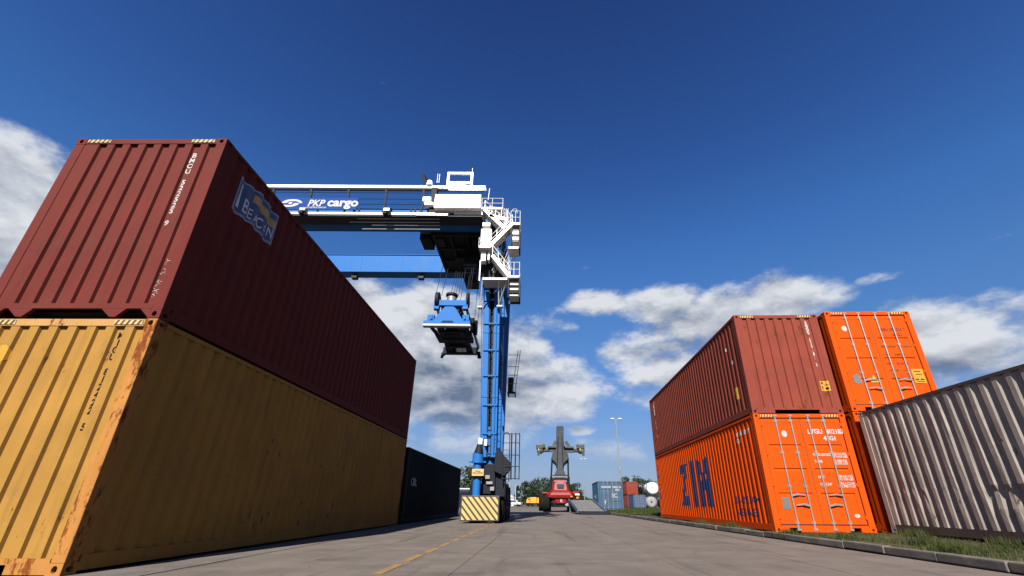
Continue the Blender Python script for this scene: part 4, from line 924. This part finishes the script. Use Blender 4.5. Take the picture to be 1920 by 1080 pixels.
b = MB(); b.beam((.72, .9, 9.3), (1.0, 4.4, 8.5), .08, .2); b.beam((-.72, .9, 9.3), (-.8, 4.4, 8.5), .08, .2); b.build('side_strut', 'galv', SP)
b = MB()
for (x_, y_, z_) in ((-.82, .55, 9.9), (-.52, .55, 9.9), (-.1, .75, 10.1), (.02, .8, 10.1), (.12, .85, 10.1), (.25, .85, 10.0), (.42, .6, 9.7), (.60, .9, 9.5), (.76, .55, 9.9), (.86, .55, 9.9)): b.tube((x_, y_, z_), (x_ + (0.05 if x_ < 0 else .0), y_ + 1.6, 13.84), .013, 5)
b.tube((.96, 2.2, 9.2), (.98, 3.0, 13.84), .016, 5); b.tube((1.14, 2.2, 9.1), (1.16, 3.2, 13.84), .016, 5)
b.build('wire_rope', 'steel_d', SP)

# ================================================================== REACH STACKER
RS = thing('reach_stacker', 'red reach stacker seen from behind with grey boom and spreader raised', 'reach stacker', (2.62, 43.5, 0), -0.03)
b = MB()
def ysec(pts, y0, y1, mt, nm, bev=.04):
    b = MB(); b.prism(pts, lambda u, v_, t: (u, y0 + (y1 - y0) * t, v_)); return b.build(nm, mt, RS, bevel=bev)
def loft(secs, mt, nm, bev=.05):
    b = MB(); v = []
    for z, hw, yf, yb, ch in secs: v += [(-hw + ch, yf, z), (hw - ch, yf, z), (hw, yf + ch, z), (hw, yb, z), (-hw, yb, z), (-hw, yf + ch, z)]
    n = len(secs); f = [tuple(range(5, -1, -1)), tuple(range(6 * n - 6, 6 * n))]
    for k in range(n - 1):
        for q_ in range(6): f.append((6 * k + q_, 6 * k + (q_ + 1) % 6, 6 * k + 6 + (q_ + 1) % 6, 6 * k + 6 + q_))
    b.add(v, f); return b.build(nm, mt, RS, bevel=bev)
loft([(.42, .8, .45, 1.6, .2), (.75, .95, .32, 1.6, .2), (1.10, 1.0, .30, 1.6, .2)], 'steel_d', 'rear_underbody', .03)
loft([(.72, .5, .22, .4, .1), (1.12, .62, .2, .4, .1)], 'stk_red', 'tow_block', .03)
loft([(1.11, 1.05, .25, 1.6, .25), (1.16, 1.24, .06, 1.6, .3), (1.42, 1.30, 0, 1.6, .35), (1.62, 1.12, .1, 1.6, .3), (1.85, .80, .32, 1.6, .2), (2.55, .62, .55, 1.6, .12), (2.72, .58, .62, 1.6, .1)], 'stk_red', 'counterweight', .03)
b = MB(); b.box(-.55, .55, .70, 1.5, 2.72, 2.95); b.build('pivot_shield', 'crane_d', RS)
b = MB(); b.tube((-.7, 1.15, 2.9), (.7, 1.15, 2.9), .28, 16); b.build('boom_pivot', 'stk_grey', RS, smooth=True)
ysec([(-1.0, .45), (1.0, .45), (1.0, 1.4), (-1.0, 1.4)], 1.5, 7.2, 'stk_red', 'chassis')
ysec([(-.78, 1.4), (.78, 1.4), (.72, 2.9), (-.72, 2.9)], 1.3, 2.6, 'stk_red', 'boom_support')
ysec([(-.30, 1.98), (.30, 1.98), (.34, 2.36), (-.34, 2.36)], .30, .42, 'stk_grey', 'rear_grille', .01)
ysec([(-.22, 2.02), (.22, 2.02), (.26, 2.28), (-.26, 2.28)], .26, .275, 'glass', 'rear_window', 0)
for x_ in (-1.32, 1.32):
    b = MB(); b.tube((x_ - .3, .95, .82), (x_ + .3, .95, .82), .82, 24); w_ = b.build('wheel', 'rubber', RS, smooth=True, bevel=.06)
    b = MB(); b.tube((x_ - .31, .95, .82), (x_ + .31, .95, .82), .4, 16); b.build('rim', 'stk_red', w_, smooth=True)
    for dx in (-.35, .35):
        b = MB(); b.tube((x_ * 1.1 + dx - .28, 6.6, .9), (x_ * 1.1 + dx + .28, 6.6, .9), .9, 24); w_ = b.build('wheel', 'rubber', RS, smooth=True, bevel=.06)
        b = MB(); b.tube((x_ * 1.1 + dx - .29, 6.6, .9), (x_ * 1.1 + dx + .29, 6.6, .9), .42, 16); b.build('rim', 'stk_red', w_, smooth=True)
b = MB(); b.box(1.1, 1.7, .1, 4.8, 1.5, 1.72); b.box(-1.7, -1.1, .3, 4.8, 1.5, 1.66); b.box(1.55, 1.72, .05, .2, 1.25, 1.5); b.build('mudguard', 'stk_red', RS, bevel=.03)
b = MB(); b.box(1.3, 1.7, .02, .09, 1.42, 1.52); b.build('light_bar', 'white', RS); b = MB(); b.box(1.42, 1.6, .02, .09, 1.12, 1.28); b.build('reflector', 'sticker', RS)
b = MB(); b.box(-.95, .95, 4.0, 5.5, 1.4, 2.5); b.build('cabin', 'glass', RS, bevel=.08)
decal('lettering', shift(text_vf('K', .34, .01, 'CENTER'), .42, 1.0), lambda u, v_: (u - .35, .18, v_ - .18), 'white_print', RS)
decal('number_print', shift(text_vf('45', .3, .01, 'CENTER'), .9, .7), lambda u, v_: (u - .35, .18, v_ - .18), 'white_print', RS)
# boom: plate outline along s (0 base .. 1 tip), tilted away from us
P0 = Vector((0.02, 1.6, 2.72)); P1 = Vector((0.25, 6.4, 8.35)); dv = P1 - P0; BL = dv.length; dn = dv.normalized(); nn = dn.cross(Vector((1, 0, 0))).normalized()
ol = [(-.62, 0), (-.58, .05), (-.36, .14), (-.34, .22), (-.45, .28), (-.82, .34), (-.84, .43), (-.62, .485), (-.42, .53), (-.40, .97), (-.34, 1.0), (.34, 1.0), (.40, .97), (.40, .53), (.62, .485), (.84, .43), (.82, .34), (.45, .28), (.34, .22), (.36, .14), (.58, .05), (.62, 0)]
b = MB(); b.prism(ol, lambda u, v_, t: tuple(P0 + dn * BL * v_ + Vector((u * .98, 0, 0)) + nn * (.5 * t - .25))); b.build('boom', 'stk_grey', RS, bevel=.04)
for s_ in (-1, 1):
    b = MB(); top = P0 + dn * BL * .40 + Vector((s_ * .80, 0, 0)); bot = Vector((s_ * .92, 4.2, 1.3)); mid = (top + bot) / 2
    b.tube(bot, mid, .14, 12); b.tube(mid, top, .085, 10); b.build('lift_cylinder', 'steel_d', RS, smooth=True)
tipd = P1 + Vector((.05, .5, -.3)); sz = 6.05; Ysp = 7.2
b = MB(); b.beam(P1 - dn * .2, (0.3, Ysp, sz + .5), .45, .5); b.tube((.3, Ysp, sz + .2), (.3, Ysp, sz + .75), .42, 16); b.build('boom_head', 'stk_grey', RS, bevel=.03)
b = MB()
b.beam((-2.0, Ysp, sz + .10), (2.6, Ysp, sz - .02), .45, .42); b.beam((-1.1, Ysp - .3, sz + .32), (1.7, Ysp - .3, sz + .26), .5, .22); b.beam((-.55, Ysp - .3, sz + .3), (-.2, Ysp - .3, sz + .95), .3, .3); b.beam((1.25, Ysp - .3, sz + .3), (.85, Ysp - .3, sz + .95), .3, .3)
b.beam((-.9, Ysp - .45, sz - .12), (1.7, Ysp - .45, sz - .2), .3, .2); b.build('spreader_beam', 'stk_grey', RS, bevel=.03)
for s_, xe in ((-1, -1.95), (1, 2.55)):
    b = MB(); b.beam((xe, Ysp - .9, sz - .15), (xe, Ysp + .9, sz - .15), .35, .3); b.beam((xe, Ysp - .4, sz + .05), (xe - s_ * .5, Ysp - .4, sz + .55), .28, .3); b.beam((xe + s_ * .05, Ysp - .8, sz - .1), (xe + s_ * .2, Ysp - .8, sz - .62), .3, .24)
    b.box(xe - .45, xe + .3, Ysp - .6, Ysp - .1, sz + .12, sz + .55); b.build('spreader_end', 'stk_grey', RS, bevel=.03)
    b = MB(); b.box(xe - .2, xe - .12, Ysp - .95, Ysp - .9, sz - .1, sz + .1); b.build('twistlock_marker', 'hazard_y', RS)
    b = MB(); b.box(xe - .34, xe + .34, Ysp - .55, Ysp + .3, sz - .30, sz + .62); b.beam((xe - s_ * 1.1, Ysp, sz + .05), (xe, Ysp, sz), .5, .42); b.build('side_shift_housing', 'stk_grey', RS, bevel=.08)

for s_ in (-1, 1):
    b = MB(); b.poly([tuple(P0 + dn * 1.2 + Vector((s_ * .30, 0, 0)) - nn * .3), tuple(P0 + dn * 3.2 + Vector((s_ * .26, 0, 0)) - nn * .34), tuple(P0 + dn * 5.6 + Vector((s_ * .2, 0, 0)) - nn * .3)], .035); b.build('hydraulic_hose', 'rubber', RS)
    b = MB(); b.box(s_ * .98 - .09, s_ * .98 + .09, -.02, .06, 1.24, 1.36); b.build('tail_light', 'wood' if s_ > 0 else 'stk_red', RS)
    b = MB(); b.box(s_ * .50 - .12, s_ * .50 + .12, .45, .6, 2.5, 2.66); b.build('work_lamp', 'plate', RS)
# loading ramp in front of it
RP = thing('loading_ramp', 'grey steel loading ramp with blue side rails lying on the road', 'loading ramp', (3.28, 35.2, 0), 0.015)
def rp(u, s_, h): return (u - .09 * s_ , s_ * 6.2, .18 + .80 * s_ + h)
b = MB()
for x0, x1 in ((0, .14), (2.02, 2.16)): b.prism([(0, .02), (1, .02), (1, .24), (0, .24)], lambda u, v_, t: rp(x0 + (x1 - x0) * t, u, v_ - .12))
b.build('side_rail', 'ramp_blue', RP, bevel=.01)
for k in range(6):
    b = MB(); x0 = .16 + k * .31; b.prism([(0.02, 0), (.98, 0), (.98, .03), (0.02, .03)], lambda u, v_, t: rp(x0 + .295 * t, u, v_)); b.build('deck_plank', 'ramp_deck', RP)
b = MB()
for k in range(11): s_ = .05 + k * .09; a = rp(.16, s_, -.03); c_ = rp(2.0, s_, -.03); b.beam(a, c_, .08, .08)
b.build('cross_member', 'steel_d', RP)
b = MB(); b.box(.1, 2.3, -.55, -.02, .02, .22); b.prism([(-.02, .02), (-.95, .02), (-.55, .22), (-.02, .22)], lambda u, v_, t: (.1 + 2.2 * t, u, v_)); b.build('ramp_toe', 'steel_d', RP, bevel=.01)
b = MB()
for x_ in (0, 1.95): b.box(x_ - .05, x_ + .1, 5.3, 5.5, 0, .9)
b.build('ramp_leg', 'ramp_blue', RP)

# ================================================================== LAMPS, TRUCK, VAN, CAR
def lamp(loc, label, h=11.0):
    t = thing('lamp_post', label, 'lamp post', loc, 0, 'lamp posts along the yard lane')
    b = MB(); b.tube((0, 0, 0), (0, 0, h * .42), .125, 10, .10); b.tube((0, 0, h * .42), (-.02, 0, h), .085, 10, .05); b.tube((0, 0, h * .41), (0, 0, h * .43), .13, 10); b.tube((0, 0, 0), (0, 0, .5), .2, 10, .13); b.build('pole', 'galv', t, smooth=True)
    b = MB(); b.beam((-.55, 0, h), (.55, 0, h), .06, .06); b.box(-.12, .14, -.1, .14, h * .42 + .1, h * .42 + .35); b.build('cross_arm', 'galv', t)
    for s_ in (-1, 1):
        b = MB(); b.prism([(-.28, 0), (.28, 0), (.2, .18), (-.2, .18)], lambda u, v_, tt: (s_ * .5 + u, -.3 + .5 * tt, h - .02 + v_)); b.build('lamp_head', 'lamp_w', t, bevel=.03)
lamp((11.2, 60, 0), 'tall grey lamp post beside the blue container'); lamp((13.0, 118, 0), 'distant lamp post rising behind the loading ramp')
T = thing('yellow_truck', 'small yellow truck parked before the far trees', 'truck', (-1.1, 110, 0), 0.0)
b = MB(); b.box(.75, 2.2, 0, 2.4, .72, 1.95); b.build('cargo_box', 'yellow_truck', T, bevel=.04)
b = MB(); b.box(2.3, 4.0, 0.1, 2.3, .72, 1.85); b.build('tipper_box', 'yellow_truck', T, bevel=.04)
b = MB(); b.prism([(-.2, .75), (.68, .75), (.68, 1.85), (.2, 1.8), (-.15, 1.35)], lambda u, v_, t: (u, .1 + 2.0 * t, v_)); cbn = b.build('cab', 'yellow_truck', T, bevel=.05)
b = MB(); b.box(.28, .6, .08, .1, 1.35, 1.7); b.build('side_window', 'glass', cbn)
b = MB(); b.box(-.1, 3.9, .3, 2.1, .55, .72); b.build('chassis', 'steel_d', T)
for x_ in (.3, 1.2, 2.6, 3.5):
    for y_ in (.2, 2.2):
        b = MB(); b.tube((x_, y_ - .12, .33), (x_, y_ + .12, .33), .33, 14); b.build('wheel', 'rubber', T, smooth=True)
def car(loc, rz, label, h=1.45, w=1.75, l=4.2, van=False):
    t = thing('van' if van else 'parked_car', label, 'van' if van else 'car', loc, rz)
    pts = [(0, .35), (l, .35), (l, .8), (l * .93, .95), (l * .80, h), (l * .32, h), (l * .2, .95), (0, .8)] if not van else [(0, .35), (l, .35), (l, 1.1), (l * .95, h - .1), (l * .9, h), (l * .22, h), (l * .08, 1.15), (0, 1.0)]
    b = MB(); b.prism(pts, lambda u, v_, tt: (-w / 2 + w * tt, u, v_)); b.build('body', 'lamp_w', t, bevel=.08)
    z0, z1 = (.95, h - .1) if not van else (1.15, h - .35)
    b = MB(); b.box(-w / 2 - .01, w / 2 + .01, l * .3, l * .78, z0, z1); b.build('side_window', 'glass', t)
    b = MB(); b.add([(-w / 2 + .12, l * .2 if not van else l * .08 - .01, z0 + .02), (w / 2 - .12, l * .2 if not van else l * .08 - .01, z0 + .02), (w / 2 - .18, l * .31 if not van else l * .2, z1), (-w / 2 + .18, l * .31 if not van else l * .2, z1)], [(0, 1, 2, 3)])
    if van: b = MB(); b.box(-w / 2 + .05, w / 2 - .05, -.03, l * .2, .45, h - .13)
    o = b.build('windscreen', 'glass', t); o.location = (0, -.02, .01)
    for x_ in (-w / 2 + .1, w / 2 - .1):
        for y_ in (l * .2, l * .8):
            b = MB(); b.tube((x_ - .1, y_, .33), (x_ + .1, y_, .33), .33, 16); b.build('wheel', 'rubber', t, smooth=True)
        b = MB(); b.box(x_ - .12, x_ + .08, -.02, .02, .68, .82); b.build('headlight', 'galv', t)
    return t
car((-5.7, 41.5, 0), -.03, 'white van half hidden behind the striped crane guard', h=1.92, w=1.95, l=5.0, van=True)
car((-2.4, 118, 0), 1.3, 'small white car left of the yellow truck')
for (x_, y_, h_, lb) in ((-5.6, 118, 5.2, 'thin pale pole right of the crane wheels'), (-4.0, 118, 4.6, 'thin pale pole nearest the white car')):
    b = MB(); b.tube((x_, y_, 0), (x_, y_, h_), .09, 8, .06); b.tube((x_, y_, h_), (x_, y_, h_ + .1), .1, 8); tag(b.build('utility_pole', 'lamp_w', smooth=True), lb, 'pole', 'thin poles beyond the crane')
b = MB(); b.box(-6.2, -4.6, 124, 126, 0, 2.0); b.prism([(-6.3, 2.0), (-4.5, 2.0), (-5.4, 2.7)], lambda u, v_, t: (u, 123.8 + 2.4 * t, v_)); k_ = b.build('kiosk', 'lamp_w'); tag(k_, 'small pale hut between the far poles and trees', 'hut')

# ================================================================== TREES
def tree_mesh(seed, h, r, conic=False, n=2600, trunk=.22, lsz=.16):
    rd = random.Random(seed); V = []; Fc = []; cl = []
    nb = 26
    for k in range(nb):
        a = rd.uniform(0, 6.28); zz = rd.uniform(trunk, .93)
        prof = (1 - (zz - trunk) / (1 - trunk)) ** .8 if conic else math.sin(math.pi * min(1, (zz - trunk + .12) / (1.16 - trunk))) ** .6
        rr_ = r * prof * rd.uniform(.25, .85); cl.append((rr_ * math.cos(a), rr_ * math.sin(a), zz * h, r * rd.uniform(.24, .42) * (.55 + .45 * prof)))
    for k in range(n):
        cx, cy, cz, cr = cl[rd.randrange(nb)]
        d = Vector((rd.gauss(0, 1), rd.gauss(0, 1), rd.gauss(0, .8))).normalized() * cr * rd.uniform(.55, 1.08)
        p = Vector((cx, cy, cz)) + d; s = lsz * rd.uniform(.6, 1.5)
        u = Vector((rd.gauss(0, 1), rd.gauss(0, 1), rd.gauss(0, 1))).normalized(); w = u.cross(Vector((rd.gauss(0, 1), rd.gauss(0, 1), rd.gauss(0, 1)))).normalized()
        o = len(V); V += [tuple(p - u * s), tuple(p + w * s * .7), tuple(p + u * s), tuple(p - w * s * .7)]; Fc.append((o, o + 1, o + 2, o + 3))
    me = bpy.data.meshes.new('crown'); me.from_pydata(V, [], Fc)
    t = MB(); t.tube((0, 0, 0), (0, 0, h * trunk * 1.3), r * .07, 8, r * .05)
    for k in range(6):
        c_ = cl[k]; t.tube((0, 0, h * trunk * rd.uniform(.8, 1.25)), (c_[0] * .8, c_[1] * .8, c_[2]), r * .035, 5, r * .01)
    return me, t.mesh('trunk', 'bark')
TM = [tree_mesh(1, 6.5, 3.0), tree_mesh(2, 6.0, 2.7), tree_mesh(3, 5.2, 1.3, True, 1500), tree_mesh(4, 7.0, 3.4)]
for i, (cr_, tk_) in enumerate(TM): cr_.materials.append(M['leaf'])
def tree(x, y, h, kind, label, mt=None, group='trees beyond the container yard'):
    cr_, tk_ = TM[kind]; t = thing('tree', label, 'tree', (x, y, 0), random.uniform(0, 6.28), group); s = h / (6.5, 6.0, 5.2, 7.0)[kind]
    c_ = bpy.data.objects.new('crown', cr_); COL.objects.link(c_); c_.parent = t; c_.scale = (s, s, s)
    if mt: c_.material_slots[0].link = 'OBJECT'; c_.material_slots[0].material = M[mt]
    k_ = bpy.data.objects.new('trunk', tk_); COL.objects.link(k_); k_.parent = t; k_.scale = (s, s, s)
tree(-0.6, 128, 6.3, 0, 'rounded dark tree directly behind the cab of the yellow truck'); tree(2.6, 131, 7.2, 3, 'tallest dark tree behind the yellow truck, partly behind the reach stacker')
tree(5.6, 129, 6.6, 1, 'dark tree hidden in part by the red counterweight of the reach stacker')
tree(9.2, 130, 5.6, 1, 'tree seen right of the reach stacker behind the ramp'); tree(12.0, 133, 6.0, 0, 'tree behind the more distant lamp post')
tree(-3.9, 127, 5.1, 2, 'narrow conifer behind the pale pole nearest the car'); tree(-6.6, 128, 5.6, 2, 'narrow conifer just right of the crane wheels'); tree(-8.4, 130, 6.0, 0, 'rounded tree in the gap behind the crane leg')
tree(-9.4, 72, 5.9, 1, 'light green tree between dark container and crane column', 'leaf2')
tree(26.2, 126, 7.4, 3, 'brownish tree showing above the far red containers'); tree(30.5, 128, 7.0, 0, 'tree behind the white tank container'); tree(21, 140, 6.2, 1, 'tree behind the blue container and lamp post')
hd = random.Random(12); V = []; Fc = []
for k in range(26000):
    x_ = hd.uniform(-140, 170); y_ = 150 + hd.uniform(0, 5); z_ = hd.random() ** .8 * (3.3 + 1.0 * math.sin(x_ * .21) + .8 * math.sin(x_ * .53 + 1)); s = hd.uniform(.25, .55); a = hd.uniform(0, 3.14)
    o = len(V); V += [(x_ - s * math.cos(a), y_ - s * math.sin(a), z_ - s * .3), (x_ + s * math.cos(a), y_ + s * math.sin(a), z_), (x_ + s * .2, y_ + .1, z_ + s)]; Fc.append((o, o + 1, o + 2))
me = bpy.data.meshes.new('distant_treeline'); me.from_pydata(V, [], Fc); me.materials.append(M['leaf']); o = bpy.data.objects.new('distant_treeline', me); COL.objects.link(o); o['kind'] = 'stuff'; tag(o, 'low distant belt of bushes along the horizon', 'bushes')

for o in bpy.data.objects:
    if '_x' in o: del o['_x']
